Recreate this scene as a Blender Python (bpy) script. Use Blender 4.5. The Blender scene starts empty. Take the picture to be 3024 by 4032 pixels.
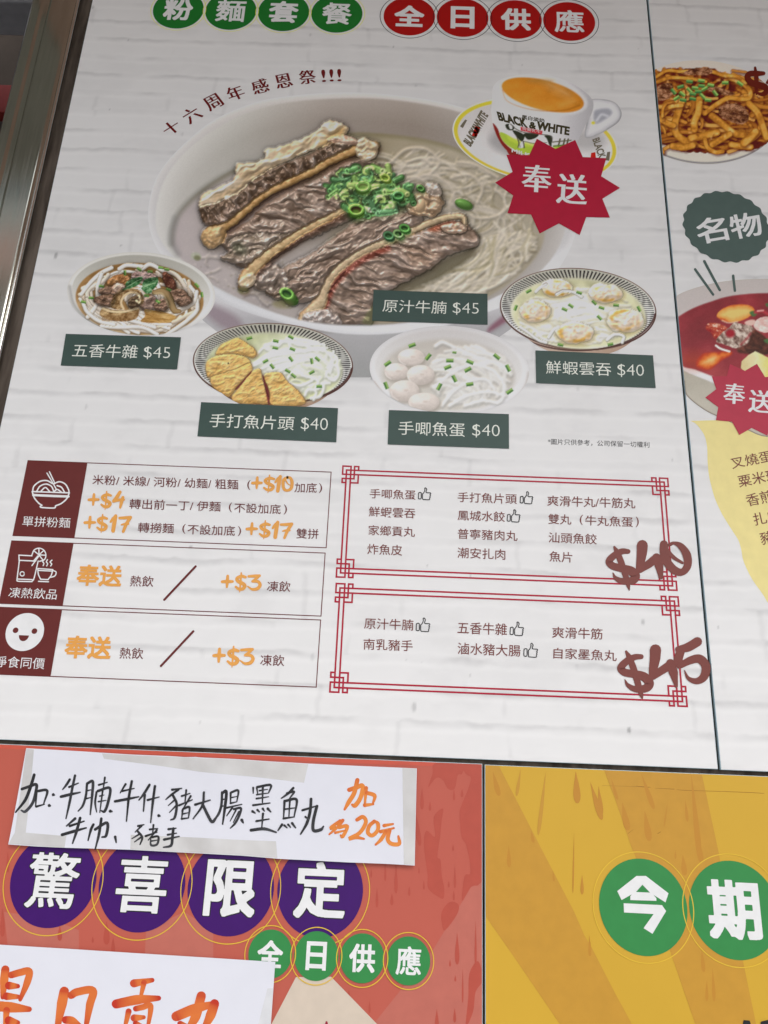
import bpy, math, random
import numpy as np
from mathutils import Matrix, Vector

scene = bpy.context.scene
random.seed(7)

# ------------------------------------------------------------------ camera
PITCH, YAW, ROLL, FPX = 0.326431, 0.0095638, -0.0415514, 3069.66   # from the vanishing points of the panels
PW, PH = 3024.0, 4032.0
EYE = 1.60                        # eye height; the posters hang 1 m in front
WALL_Y = 1.0


def rot_cam():
    cy, sy = math.cos(YAW), math.sin(YAW)
    cp, sp = math.cos(PITCH), math.sin(PITCH)
    cr, sr = math.cos(ROLL), math.sin(ROLL)
    rz = np.array([[cy, -sy, 0], [sy, cy, 0], [0, 0, 1]])
    rx = np.array([[1, 0, 0], [0, cp, -sp], [0, sp, cp]])
    ry = np.array([[cr, 0, sr], [0, 1, 0], [-sr, 0, cr]])
    return rz @ rx @ ry


RC = rot_cam()
cam_data = bpy.data.cameras.new("camera")
cam_data.sensor_fit = 'VERTICAL'
cam_data.sensor_height = 24.0
cam_data.lens = 24.0 * FPX / PH
cam_data.clip_start = 0.01
cam_data.clip_end = 500.0
cam = bpy.data.objects.new("camera", cam_data)
scene.collection.objects.link(cam)
right, fwd, up = RC[:, 0], RC[:, 1], RC[:, 2]
cam.matrix_world = Matrix(((right[0], up[0], -fwd[0], 0.0),
                           (right[1], up[1], -fwd[1], 0.0),
                           (right[2], up[2], -fwd[2], EYE),
                           (0, 0, 0, 1)))
scene.camera = cam

# ------------------------------------------------------------------ light: overcast day, under a shop canopy
SUN_EL, SUN_ROT = math.radians(38), math.radians(165)
world = bpy.data.worlds.new("World")
scene.world = world
world.use_nodes = True
wn = world.node_tree.nodes
sky = wn.new("ShaderNodeTexSky")
sky.sky_type = 'NISHITA'
sky.sun_disc = False
sky.sun_elevation = SUN_EL
sky.sun_rotation = SUN_ROT
sky.dust_density = 1.0
sky.air_density = 1.0
sky.ozone_density = 1.0
hs = wn.new("ShaderNodeHueSaturation")
hs.inputs["Saturation"].default_value = 0.22      # cloud cover takes the blue out of the sky
world.node_tree.links.new(sky.outputs[0], hs.inputs["Color"])
world.node_tree.links.new(hs.outputs[0], wn["Background"].inputs[0])
wn["Background"].inputs[1].default_value = 0.12
sun_data = bpy.data.lights.new("sun", 'SUN')
sun_data.energy = 0.5
sun_data.angle = math.radians(25)
sun_data.color = (1.0, 0.98, 0.96)
sun = bpy.data.objects.new("sun", sun_data)
scene.collection.objects.link(sun)
sd = Vector((math.sin(SUN_ROT) * math.cos(SUN_EL), math.cos(SUN_ROT) * math.cos(SUN_EL), math.sin(SUN_EL)))
sun.rotation_euler = sd.to_track_quat('Z', 'Y').to_euler()
scene.view_settings.view_transform = 'Standard'
scene.view_settings.look = 'None'
scene.view_settings.gamma = 1.0
scene.view_settings.exposure = 0.90
scene.cycles.use_denoising = True
scene.cycles.max_bounces = 5
scene.cycles.caustics_reflective = False
scene.cycles.caustics_refractive = False


# ------------------------------------------------------------------ helpers
def plane_np(x, y):
    """photo measurement (pixels) -> position on the wall plane (metres: X, Z)"""
    x = np.asarray(x, float); y = np.asarray(y, float)
    d = np.stack([(x - PW / 2) / FPX, np.ones_like(x), -(y - PH / 2) / FPX], -1) @ RC.T
    return d[..., 0] / d[..., 1] * WALL_Y, d[..., 2] / d[..., 1] * WALL_Y + EYE


def pl(x, y):
    a, b = plane_np(x, y)
    return float(a), float(b)


class Zm:
    """a measuring window: (region, enlarged width) -> photo pixels"""
    def __init__(s, x0, y0, x1, w):
        s.x0, s.y0, s.k = x0, y0, (x1 - x0) / w

    def __call__(s, x, y):
        return (s.x0 + x * s.k, s.y0 + y * s.k)

    def m(s, pts):
        return [s(*p) for p in pts]


LAYER = 0.00012


def srgb(*c):
    c = np.array(c if len(c) == 3 else c[0], float) / 255.0
    return np.where(c <= 0.04045, c / 12.92, ((c + 0.055) / 1.055) ** 2.4)


def illum(y):
    """how much light reaches the print at photo row y: used to read the ink's own colour out of the photo"""
    return np.interp(y, ILL_Y, ILL_V)


VEIL = 0.016
ILL_Y = [0, 59, 512, 984, 1496, 1969, 2500, 2874, 4032]
ILL_V = [0.435, 0.445, 0.56, 0.65, 0.79, 0.885, 0.96, 0.985, 0.99]


def ink(r, g, b, y):
    c = srgb(r, g, b) / illum(y) - VEIL          # less the sheen of the laminate
    return tuple(np.clip(c, 0.004, 0.88))


_nt = {}


def vnoise(x, y, seed=0):
    """smooth value noise, 0..1"""
    rs = _nt.get(seed)
    if rs is None:
        rs = _nt[seed] = np.random.RandomState(seed).rand(256, 256)
    xi, yi = np.floor(x).astype(int), np.floor(y).astype(int)
    fx, fy = x - xi, y - yi
    fx = fx * fx * (3 - 2 * fx); fy = fy * fy * (3 - 2 * fy)
    g = lambda i, j: rs[(yi + j) % 256, (xi + i) % 256]
    return (g(0, 0) * (1 - fx) + g(1, 0) * fx) * (1 - fy) + (g(0, 1) * (1 - fx) + g(1, 1) * fx) * fy


def fbm(x, y, seed=0, oct=4, gain=0.5):
    s, a, t = 0.0, 1.0, 0.0
    for k in range(oct):
        s = s + a * vnoise(x * 2 ** k + 17.3 * k, y * 2 ** k + 9.1 * k, seed + k); t += a; a *= gain
    return s / t


def sstep(v, a, b):
    t = np.clip((v - a) / (b - a), 0, 1)
    return t * t * (3 - 2 * t)


MATS = {}


def mat(name, col, rough=0.42, spec=0.24, metallic=0.0, grain=0.04, gscale=60.0):
    """matt ink / plastic with a little uneven tone"""
    if name in MATS:
        return MATS[name]
    m = bpy.data.materials.new(name); m.use_nodes = True
    nt = m.node_tree; b = nt.nodes["Principled BSDF"]
    b.inputs["Roughness"].default_value = rough
    b.inputs["Specular IOR Level"].default_value = spec
    b.inputs["Metallic"].default_value = metallic
    if grain > 0:
        g = nt.nodes.new("ShaderNodeNewGeometry")
        n = nt.nodes.new("ShaderNodeTexNoise")
        n.inputs["Scale"].default_value = gscale; n.inputs["Detail"].default_value = 5
        nt.links.new(g.outputs["Position"], n.inputs["Vector"])
        r = nt.nodes.new("ShaderNodeMapRange")
        r.inputs["From Min"].default_value = 0.3; r.inputs["From Max"].default_value = 0.7
        r.inputs["To Min"].default_value = 1 - grain; r.inputs["To Max"].default_value = 1 + grain
        nt.links.new(n.outputs[0], r.inputs["Value"])
        mx = nt.nodes.new("ShaderNodeMix"); mx.data_type = 'RGBA'; mx.blend_type = 'MULTIPLY'
        mx.inputs["Factor"].default_value = 1.0
        mx.inputs["A"].default_value = (*col, 1)
        nt.links.new(r.outputs[0], mx.inputs["B"])
        nt.links.new(mx.outputs["Result"], b.inputs["Base Color"])
    else:
        b.inputs["Base Color"].default_value = (*col, 1)
    MATS[name] = m
    return m


def vmat(name, rough=0.42, spec=0.24):
    """ink whose colour is carried by the print itself (per-point colour)"""
    if name in MATS:
        return MATS[name]
    m = bpy.data.materials.new(name); m.use_nodes = True
    nt = m.node_tree; b = nt.nodes["Principled BSDF"]
    b.inputs["Roughness"].default_value = rough
    b.inputs["Specular IOR Level"].default_value = spec
    a = nt.nodes.new("ShaderNodeAttribute"); a.attribute_name = "ink"
    nt.links.new(a.outputs["Color"], b.inputs["Base Color"])
    MATS[name] = m
    return m


def link(o, parent=None):
    scene.collection.objects.link(o)
    if parent is not None:
        o.parent = parent
    return o


def tag(o, label=None, cat=None, group=None, kind=None):
    if label: o["label"] = label
    if cat: o["category"] = cat
    if group: o["group"] = group
    if kind: o["kind"] = kind
    return o


def mesh_obj(name, verts, faces, material, parent=None, smooth=False):
    me = bpy.data.meshes.new(name)
    me.from_pydata([tuple(v) for v in verts], [], faces)
    me.materials.append(material)
    if smooth:
        me.polygons.foreach_set("use_smooth", [True] * len(me.polygons))
    me.update()
    return link(bpy.data.objects.new(name, me), parent)


def box_vf(x0, x1, y0, y1, z0, z1, bev=0.0):
    v = [(x0, y0, z0), (x1, y0, z0), (x1, y1, z0), (x0, y1, z0), (x0, y0, z1), (x1, y0, z1), (x1, y1, z1), (x0, y1, z1)]
    f = [(0, 3, 2, 1), (4, 5, 6, 7), (0, 1, 5, 4), (1, 2, 6, 5), (2, 3, 7, 6), (3, 0, 4, 7)]
    return v, f


def box(name, x0, x1, y0, y1, z0, z1, material, parent=None, bevel=0.0):
    v, f = box_vf(x0, x1, y0, y1, z0, z1)
    o = mesh_obj(name, v, f, material, parent)
    if bevel > 0:
        md = o.modifiers.new("edge", 'BEVEL'); md.width = bevel; md.segments = 3
    return o


def flat(name, polys, layer, material, parent=None, y=None):
    """flat ink: polygons given in photo pixels, laid on the wall plane"""
    yy = WALL_Y - layer * LAYER if y is None else y
    vs, fs = [], []
    for p in polys:
        base = len(vs)
        for (a, b) in p:
            X, Z = pl(a, b); vs.append((X, yy, Z))
        area = sum(vs[base + i][0] * vs[base + (i + 1) % len(p)][2] - vs[base + (i + 1) % len(p)][0] * vs[base + i][2] for i in range(len(p)))
        idx = list(range(base, base + len(p)))
        fs.append(tuple(idx if area > 0 else idx[::-1]))
    return mesh_obj(name, vs, fs, material, parent)


def xz_flat(name, polys, y, material, parent=None):
    """flat ink: polygons given directly in metres (X, Z)"""
    vs, fs = [], []
    for p in polys:
        base = len(vs)
        vs += [(a, y, b) for a, b in p]
        area = sum(p[i][0] * p[(i + 1) % len(p)][1] - p[(i + 1) % len(p)][0] * p[i][1] for i in range(len(p)))
        idx = list(range(base, base + len(p)))
        fs.append(tuple(idx if area > 0 else idx[::-1]))
    return mesh_obj(name, vs, fs, material, parent)


def catmull(pts, n=6, closed=False):
    p = [np.array(q, float) for q in pts]
    if len(p) < 3 and not closed:
        return [tuple(q) for q in p]
    out = []
    N = len(p)
    rng = range(N) if closed else range(N - 1)
    for i in rng:
        p1, p2 = p[i], p[(i + 1) % N]
        p0 = p[(i - 1) % N] if (closed or i > 0) else 2 * p1 - p2
        p3 = p[(i + 2) % N] if (closed or i + 2 < N) else 2 * p2 - p1
        for k in range(n):
            t = k / n
            out.append(tuple(0.5 * ((2 * p1) + (-p0 + p2) * t + (2 * p0 - 5 * p1 + 4 * p2 - p3) * t * t + (-p0 + 3 * p1 - 3 * p2 + p3) * t ** 3)))
    if not closed:
        out.append(tuple(p[-1]))
    return out


def ribbon(path, widths, cap=True):
    """outline polygon of a brush stroke along path; widths at each point"""
    P = np.array(path, float); n = len(P)
    w = np.interp(np.linspace(0, 1, n), np.linspace(0, 1, len(widths)), widths) * 0.5
    T = np.gradient(P, axis=0); L = np.linalg.norm(T, axis=1); L[L == 0] = 1; T = T / L[:, None]
    Nn = np.stack([-T[:, 1], T[:, 0]], 1)
    A = P + Nn * w[:, None]; B = P - Nn * w[:, None]
    return A, B, T, w


def stroke_mesh(name, strokes, layer, material, parent=None, fn=None, colfn=None, dl=0.12, y=None):
    """strokes: list of (points in photo px, widths).  Each stroke is a strip with round ends, each a hair above the last.
    fn(X,Z,y)->y lets the ink follow a wavy sheet; colfn(stroke index, t, side) gives ink colour"""
    vs, fs, cols = [], [], []
    for si, (pts, ws) in enumerate(strokes):
        path = catmull(pts, 7) if len(pts) > 2 else [tuple(np.array(pts[0]) * (1 - t) + np.array(pts[1]) * t) for t in np.linspace(0, 1, 6)]
        A, B, T, w = ribbon(path, ws if hasattr(ws, '__len__') else [ws, ws])
        P = (A + B) / 2
        yy = (WALL_Y - (layer + dl * si) * LAYER) if y is None else y - dl * si * LAYER
        base = len(vs); n = len(P)
        rows = []
        # round ends
        ends = []
        for e, s in ((0, -1), (n - 1, 1)):
            Nn = np.array([-T[e, 1], T[e, 0]])
            arc = [P[e] + w[e] * (Nn * math.cos(a) + s * T[e] * math.sin(a)) for a in np.linspace(0, math.pi, 7)]
            ends.append(arc)
        allp = [tuple(a) for a in A] + [tuple(b) for b in B] + [tuple(p) for p in ends[0]] + [tuple(p) for p in ends[1]]
        ap = np.array(allp)
        XX, ZZ = plane_np(ap[:, 0], ap[:, 1])
        YY = np.full(len(ap), yy) if fn is None else fn(XX, ZZ) - (layer + dl * si) * LAYER
        vs += list(zip(XX.tolist(), YY.tolist(), ZZ.tolist()))
        for k in range(len(allp)):
            if colfn:
                t = (k % n) / max(1, n - 1) if k < 2 * n else (0.0 if k < 2 * n + 7 else 1.0)
                cols.append(colfn(si, t, 1 if k < n else -1))
        for i in range(n - 1):
            fs.append((base + i, base + i + 1, base + n + i + 1, base + n + i))
        o0 = base + 2 * n
        fs.append(tuple(range(o0, o0 + 7))); fs.append(tuple(range(o0 + 7, o0 + 14)))
    me = bpy.data.meshes.new(name)
    me.from_pydata(vs, [], fs)
    if colfn:
        at = me.color_attributes.new("ink", 'FLOAT_COLOR', 'POINT')
        at.data.foreach_set("color", np.concatenate([np.array(cols, float), np.ones((len(cols), 1))], 1).ravel())
    me.materials.append(material); me.update()
    return link(bpy.data.objects.new(name, me), parent)


_tc = {}


def glyphs(s, off=0.0):
    """outline lettering -> (verts Nx2, faces), ink box at 0..1"""
    key = (s, off)
    if key in _tc:
        return _tc[key]
    c = bpy.data.curves.new("lettering_source", 'FONT')
    c.body = s; c.size = 1.0; c.offset = off; c.resolution_u = 3
    o = bpy.data.objects.new("lettering_source", c)
    scene.collection.objects.link(o)
    dg = bpy.context.evaluated_depsgraph_get()
    ev = o.evaluated_get(dg); me = ev.to_mesh()
    V = np.array([(v.co.x, v.co.y) for v in me.vertices]); F = [tuple(p.vertices) for p in me.polygons]
    ev.to_mesh_clear()
    bpy.data.objects.remove(o); bpy.data.curves.remove(c)
    _tc[key] = (V, F)
    return V, F


def field_mesh(Fd, gx, gy):
    """surface where the field is below 0 on a regular grid; the rim is slid onto the zero line.  -> verts Nx2, faces, kept index"""
    h = gx[1] - gx[0]
    gyv, gxv = np.gradient(Fd, gy, gx)
    G2 = gxv ** 2 + gyv ** 2 + 1e-12
    X, Y = np.meshgrid(gx, gy)
    out = Fd > 0
    near = out & (Fd / np.sqrt(G2) < 1.25 * h)
    stp = np.where(near, Fd / G2, 0.0)
    lim = 1.3 * h
    dx = np.clip(-stp * gxv, -lim, lim); dy = np.clip(-stp * gyv, -lim, lim)
    X = X + dx; Y = Y + dy
    ok = ~out | near
    ny, nx = Fd.shape
    q = ok[:-1, :-1] & ok[1:, :-1] & ok[:-1, 1:] & ok[1:, 1:]
    anyin = (~out)[:-1, :-1] | (~out)[1:, :-1] | (~out)[:-1, 1:] | (~out)[1:, 1:]
    q &= anyin
    jj, ii = np.nonzero(q)
    a = jj * nx + ii
    F = np.stack([a, a + 1, a + nx + 1, a + nx], 1)
    tris = []
    q3 = anyin & ~q                              # cells with one corner too far out keep a triangle
    for j, i in zip(*np.nonzero(q3)):
        c = [(j, i), (j, i + 1), (j + 1, i + 1), (j + 1, i)]
        k = [p for p in c if ok[p]]
        if len(k) == 3: tris.append([p[0] * nx + p[1] for p in k])
    used = np.unique(np.concatenate([F.ravel()] + ([np.array(tris).ravel()] if tris else []))) if len(F) else np.array([], int)
    remap = -np.ones(ny * nx, int); remap[used] = np.arange(len(used))
    faces = remap[F].tolist() + [[int(remap[v]) for v in t] for t in tris]
    return np.stack([X.ravel()[used], Y.ravel()[used]], 1), faces, used


def box_blur(a, r):
    k = 2 * r + 1
    for ax in (0, 1):
        p = np.pad(a, [(r + 1, r) if i == ax else (0, 0) for i in (0, 1)], mode='edge')
        c = np.cumsum(p, axis=ax)
        a = (np.take(c, range(k, c.shape[ax]), axis=ax) - np.take(c, range(0, c.shape[ax] - k), axis=ax)) / k
    return a


def contour_fill(Fd, gx, gy):
    """filled outline where the field is below 0 (marching squares; whole cells merged along rows) -> verts, faces"""
    V, key, F = [], {}, []

    def pt(x, y):
        k = (round(x, 7), round(y, 7))
        if k not in key:
            key[k] = len(V); V.append((x, y))
        return key[k]
    ins = Fd < 0
    cnt = ins[:-1, :-1].astype(int) + ins[1:, :-1] + ins[:-1, 1:] + ins[1:, 1:]
    ny, nx = cnt.shape
    for j in range(ny):
        i = 0
        row = cnt[j]
        while i < nx:
            c = row[i]
            if c == 4:
                k = i
                while k < nx and row[k] == 4: k += 1
                F.append((pt(gx[i], gy[j]), pt(gx[k], gy[j]), pt(gx[k], gy[j + 1]), pt(gx[i], gy[j + 1])))
                i = k; continue
            if c:
                cs = [(j, i), (j, i + 1), (j + 1, i + 1), (j + 1, i)]
                poly = []
                for a in range(4):
                    p, q = cs[a], cs[(a + 1) % 4]
                    fp, fq = Fd[p], Fd[q]
                    if fp < 0: poly.append(pt(gx[p[1]], gy[p[0]]))
                    if (fp < 0) != (fq < 0):
                        t = fp / (fp - fq)
                        poly.append(pt(gx[p[1]] + (gx[q[1]] - gx[p[1]]) * t, gy[p[0]] + (gy[q[0]] - gy[p[0]]) * t))
                poly = [v for n, v in enumerate(poly) if v != poly[n - 1]]
                if len(poly) > 2: F.append(tuple(poly))
            i += 1
    return np.array(V), F


_hv = {}


def heavy(s, r, n=200):
    """a heavy square-cut version of a glyph: its shape dilated by r em -> (verts Nx2, faces)"""
    if (s, r) in _hv:
        return _hv[(s, r)]
    V, F = glyphs(s, 0.0)
    m = r + 0.05
    lo, hi = V.min(0) - m, V.max(0) + m
    h = 1.1 / n
    gx = np.arange(lo[0], hi[0] + h, h); gy = np.arange(lo[1], hi[1] + h, h)
    ed = {}
    for f in F:
        for i in range(len(f)):
            e = (f[i], f[(i + 1) % len(f)]); k = (min(e), max(e)); ed[k] = ed.get(k, 0) + 1
    segs = [k for k, c in ed.items() if c == 1]
    ins = np.zeros((len(gy), len(gx)), bool)
    for a, b in segs:                            # even-odd scan
        (x1, y1), (x2, y2) = V[a], V[b]
        if y1 == y2: continue
        rows = (gy > min(y1, y2)) & (gy <= max(y1, y2))
        xs = x1 + (gy[rows] - y1) * (x2 - x1) / (y2 - y1)
        ins[rows] ^= gx[None, :] < xs[:, None]
    d = ins.astype(float)
    k = max(1, int(round(r / h)))
    for ax in (0, 1):
        acc = d.copy()
        for t in range(1, k + 1):
            for sg in (t, -t):
                acc = np.maximum(acc, np.roll(d, sg, axis=ax))
        d = acc
    d = box_blur(box_blur(d, 1), 1)
    P, faces = contour_fill(0.5 - d, gx, gy)
    _hv[(s, r)] = (P, faces)
    return P, faces


def text(name, s, bl, br, tl, layer, material, parent=None, off=0.0, serif=0.0, y=None):
    """lettering whose ink box fills the parallelogram bl-br-tl (photo px)"""
    V, F = heavy(s, off) if off > 0.008 else glyphs(s, off)
    lo, hi = V.min(0), V.max(0)
    U = (V - lo) / (hi - lo)
    BL, BR, TL = (np.array(pl(*p)) for p in (bl, br, tl))
    vs, fs = [], []
    shifts = [0.0] if serif == 0 else list(np.linspace(-serif, serif, 5))
    for k, sh in enumerate(shifts):
        q = BL + np.outer(U[:, 0] + sh / (hi - lo)[0], BR - BL) + np.outer(U[:, 1], TL - BL)
        base = len(vs)
        yy = (WALL_Y - layer * LAYER if y is None else y) - k * 0.00001
        vs += [(a, yy, b) for a, b in q]
        fs += [tuple(base + i for i in f) for f in F]
    return mesh_obj(name, vs, fs, material, parent)


def disc_poly(cx, cz, r, n=64, sx=1.0):
    return [(cx + r * sx * math.cos(2 * math.pi * i / n), cz + r * math.sin(2 * math.pi * i / n)) for i in range(n)]


def ring(name, cx, cz, r, t, y, material, parent=None, n=96):
    vs, fs = [], []
    for i in range(n):
        a = 2 * math.pi * i / n
        for rr in (r - t / 2, r + t / 2):
            vs.append((cx + rr * math.cos(a), y, cz + rr * math.sin(a)))
    for i in range(n):
        j = (i + 1) % n
        fs.append((2 * i, 2 * i + 1, 2 * j + 1, 2 * j))
    return mesh_obj(name, vs, fs, material, parent)


# ------------------------------------------------------------------ setting: ground, wall, canopy
def lin(*c):
    return tuple(float(v) for v in srgb(*c))


box("pavement", -30, 30, -40, 4, -0.2, 0.0, mat("pavement_concrete", (0.47, 0.46, 0.455), 0.9, 0.2, grain=0.15, gscale=3))["kind"] = "structure"


def dirty_wall():
    m = mat("dirty_wall", (0.030, 0.024, 0.020), 0.8, 0.25, grain=0)
    nt = m.node_tree; b = nt.nodes["Principled BSDF"]
    g = nt.nodes.new("ShaderNodeNewGeometry")
    mp = nt.nodes.new("ShaderNodeMapping"); mp.inputs["Scale"].default_value = (60, 60, 9)
    n = nt.nodes.new("ShaderNodeTexNoise"); n.inputs["Scale"].default_value = 1.0; n.inputs["Detail"].default_value = 6
    cr = nt.nodes.new("ShaderNodeValToRGB")
    cr.color_ramp.elements[0].position = 0.3; cr.color_ramp.elements[0].color = (0.045, 0.032, 0.024, 1)
    cr.color_ramp.elements[1].position = 0.7; cr.color_ramp.elements[1].color = (0.17, 0.135, 0.108, 1)
    nt.links.new(g.outputs["Position"], mp.inputs["Vector"]); nt.links.new(mp.outputs[0], n.inputs["Vector"])
    nt.links.new(n.outputs[0], cr.inputs["Fac"]); nt.links.new(cr.outputs[0], b.inputs["Base Color"])
    return m


WALL_BACK = WALL_Y + 0.009
box("wall", -0.66, 2.6, WALL_BACK, WALL_BACK + 0.2, 0.0, 4.2, dirty_wall())["kind"] = "structure"
# unseen canopy over the shop front, sized and tinted to shade the upper posters
CANOPY_Z, CANOPY_D = 3.15, 1.55
box("unseen_canopy", -0.80, 6, WALL_Y - CANOPY_D, WALL_BACK, CANOPY_Z, CANOPY_Z + 0.1, mat("canopy_underside", (0.43, 0.30, 0.235), 0.7, 0.2, grain=0.1, gscale=4))["kind"] = "structure"


box("unseen_canopy", -6, -0.803, WALL_Y - 0.80, WALL_BACK, CANOPY_Z, CANOPY_Z + 0.1, mat("added_soffit", (0.33, 0.325, 0.28), 0.7, 0.2, grain=0.1, gscale=4))["kind"] = "structure"   # added unseen piece, kept shallow and grey for the steel's reflection
# the block across the street: seen only as a reflection in the polished door frame
far = bpy.data.objects.new("building", None); scene.collection.objects.link(far); far.location = (-7.3, -10.0, 0.0)
tag(far, "pink tiled block with grey window bands mirrored in the steel door frame", "building")


def far_part(nm, x0, x1, y0, y1, z0, z1, m):
    return box(nm, x0, x1, y0, y1, z0, z1, m, far)


M_PINK = mat("pink_tile", (0.85, 0.54, 0.48), 0.6, 0.3, grain=0.12, gscale=2)
M_GREYW = mat("grey_render", (0.16, 0.17, 0.19), 0.7, 0.3, grain=0.2, gscale=1.5)
far_part("wall", -2.4, 2.4, -4.0, 0.0, 0.0, 12.4, M_GREYW)
far_part("tile_band", -2.42, 2.42, 0.0, 0.12, 9.85, 10.75, M_PINK)
far_part("tile_band", -2.42, 2.42, 0.0, 0.10, 6.6, 8.4, M_PINK)
far_part("sill", -2.44, 2.44, 0.0, 0.22, 9.30, 9.85, mat("sill_stone", (0.36, 0.29, 0.24), 0.7, 0.3))
for k in range(6):
    for z0 in (10.78, 8.45):
        w_ = far_part("window", -2.3 + k * 0.78, -1.66 + k * 0.78, 0.0, 0.06, z0, z0 + 0.80, mat("window_glass", (0.74, 0.80, 0.78), 0.2, 0.5))
        for a in (0.0, 0.60):
            box("window_frame", -2.3 + k * 0.78 + a, -2.3 + k * 0.78 + a + 0.05, 0.06, 0.09, z0, z0 + 0.80, mat("window_frame_white", (0.6, 0.6, 0.6)), w_)


# ------------------------------------------------------------------ printed panels
def brick_tone(X, Z, seed):
    """the printed photo of whitewashed brick: soft grey bed joints, faint head joints, smudges -> ink colour"""
    P, WB = 0.0395, 0.119
    w1 = fbm(X * 7, Z * 7, seed + 1) - 0.5; w2 = fbm(X * 60, Z * 60, seed + 2, 3) - 0.5
    row = (Z + w1 * 0.009 + w2 * 0.005 - 0.0066) / P
    fr = row - np.floor(row); ri = np.floor(row).astype(int)
    d = np.where(fr > 0.5, 1 - fr, fr)          # distance to the joint
    above = fr < 0.5
    bed = np.where(above, 1 - sstep(d, 0.0, 0.09), 1 - sstep(d, 0.015, 0.22))
    shift = np.random.RandomState(seed + 5).rand(400)[ri % 400]
    hx = (X + shift * WB + w2 * 0.008) / WB
    hi_ = np.round(hx).astype(int)               # nearest head joint, each one nudged sideways
    dx = np.abs(hx - hi_ - 0.5 * (np.random.RandomState(seed + 6).rand(400, 64)[ri % 400, hi_ % 64] - 0.5))
    head = 1 - sstep(dx, 0.008, 0.045)
    b1 = fbm(X * 9, Z * 26, seed + 7, 4); b2 = fbm(X * 16, Z * 16, seed + 8, 3); b3 = fbm(X * 70, Z * 120, seed + 12, 2)
    tone = 0.205 * bed * (0.10 + 0.90 * sstep(b1, 0.42, 0.62)) * (0.6 + 0.8 * b3)
    tone = tone + 0.10 * head * sstep(b2, 0.50, 0.66)
    tone = tone + 0.060 * sstep(fbm(X * 12, Z * 24, seed + 9, 5, 0.6), 0.50, 0.75)
    tone = tone + 0.06 * (fbm(X * 2.5, Z * 4, seed + 10, 3) - 0.5) + 0.04 * (fbm(X * 45, Z * 55, seed + 11, 3) - 0.5)
    lip = sstep(fr, 0.60, 0.74) * (1 - sstep(fr, 0.74, 0.86))
    tone = tone - 0.045 * lip - 0.02 * np.where(above, sstep(d, 0.06, 0.12) * (1 - sstep(d, 0.12, 0.2)), 0)
    rs = np.random.RandomState(seed + 20)
    for k in range(60):                          # dark pits in the joints
        cx, cz = X.min() + rs.rand() * (X.max() - X.min()), Z.min() + rs.rand() * (Z.max() - Z.min())
        r = 0.0010 + 0.0022 * rs.rand() ** 3
        q = np.hypot((X - cx) / r, (Z - cz) / (r * (1 + 2 * rs.rand())))
        tone = tone + (0.15 + 0.4 * rs.rand()) * (1 - sstep(q, 0.5, 1.3))
    tone = np.clip(tone, -0.05, 1)[..., None]
    return np.array([0.812, 0.803, 0.797]) * (1 - tone) + np.array([0.20, 0.195, 0.20]) * tone


EDGE = mat("board_edge", (0.55, 0.68, 0.72), 0.4, 0.4, grain=0)


def board(name, x0, x1, z0, z1, face_mat, thick=0.005, seed=None, xs=None, zs=None):
    """a foam board: printed front, pale cut edges. With seed the front is a fine grid that carries the brick print"""
    bv = 0.0006
    y0, y1 = WALL_Y, WALL_Y + thick
    xa, xb, za, zb = x0 + bv, x1 - bv, z0 + bv, z1 - bv
    gx = np.array([xa, xb]) if seed is None else np.unique(np.concatenate([np.arange(xa, min(xb, xs), 0.0022), [xb]]))
    gz = np.array([za, zb]) if seed is None else np.unique(np.concatenate([np.arange(za, min(zb, zs), 0.0022), [zb]]))
    GX, GZ = np.meshgrid(gx, gz)
    nx, nz = len(gx), len(gz)
    V = np.stack([GX, np.full_like(GX, y0), GZ], -1).reshape(-1, 3)
    i = np.arange(nz - 1)[:, None] * nx + np.arange(nx - 1)[None, :]
    F = np.stack([i, i + 1, i + nx + 1, i + nx], -1).reshape(-1, 4).tolist()
    nf = len(F); b0 = len(V)
    rim = [(x0, y0 + bv, z0), (x1, y0 + bv, z0), (x1, y0 + bv, z1), (x0, y0 + bv, z1), (x0, y1, z0), (x1, y1, z0), (x1, y1, z1), (x0, y1, z1)]
    c = [0, nx - 1, nz * nx - 1, (nz - 1) * nx]
    for k in range(4):
        j = (k + 1) % 4
        F.append((c[k], b0 + k, b0 + j, c[j])); F.append((b0 + k, b0 + 4 + k, b0 + 4 + j, b0 + j))
    F.append((b0 + 4, b0 + 7, b0 + 6, b0 + 5))
    o = mesh_obj(name, np.concatenate([V, np.array(rim)]).tolist(), F, face_mat)
    o.data.materials.append(EDGE)
    mi = np.ones(len(F), dtype=np.int32); mi[:nf] = 0
    o.data.polygons.foreach_set("material_index", mi)
    if seed is not None:
        C = np.ones((len(o.data.vertices), 4)); C[:b0, :3] = brick_tone(GX, GZ, seed).reshape(-1, 3)
        at = o.data.color_attributes.new("ink", 'FLOAT_COLOR', 'POINT'); at.data.foreach_set("color", C.ravel())
    return o


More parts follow.
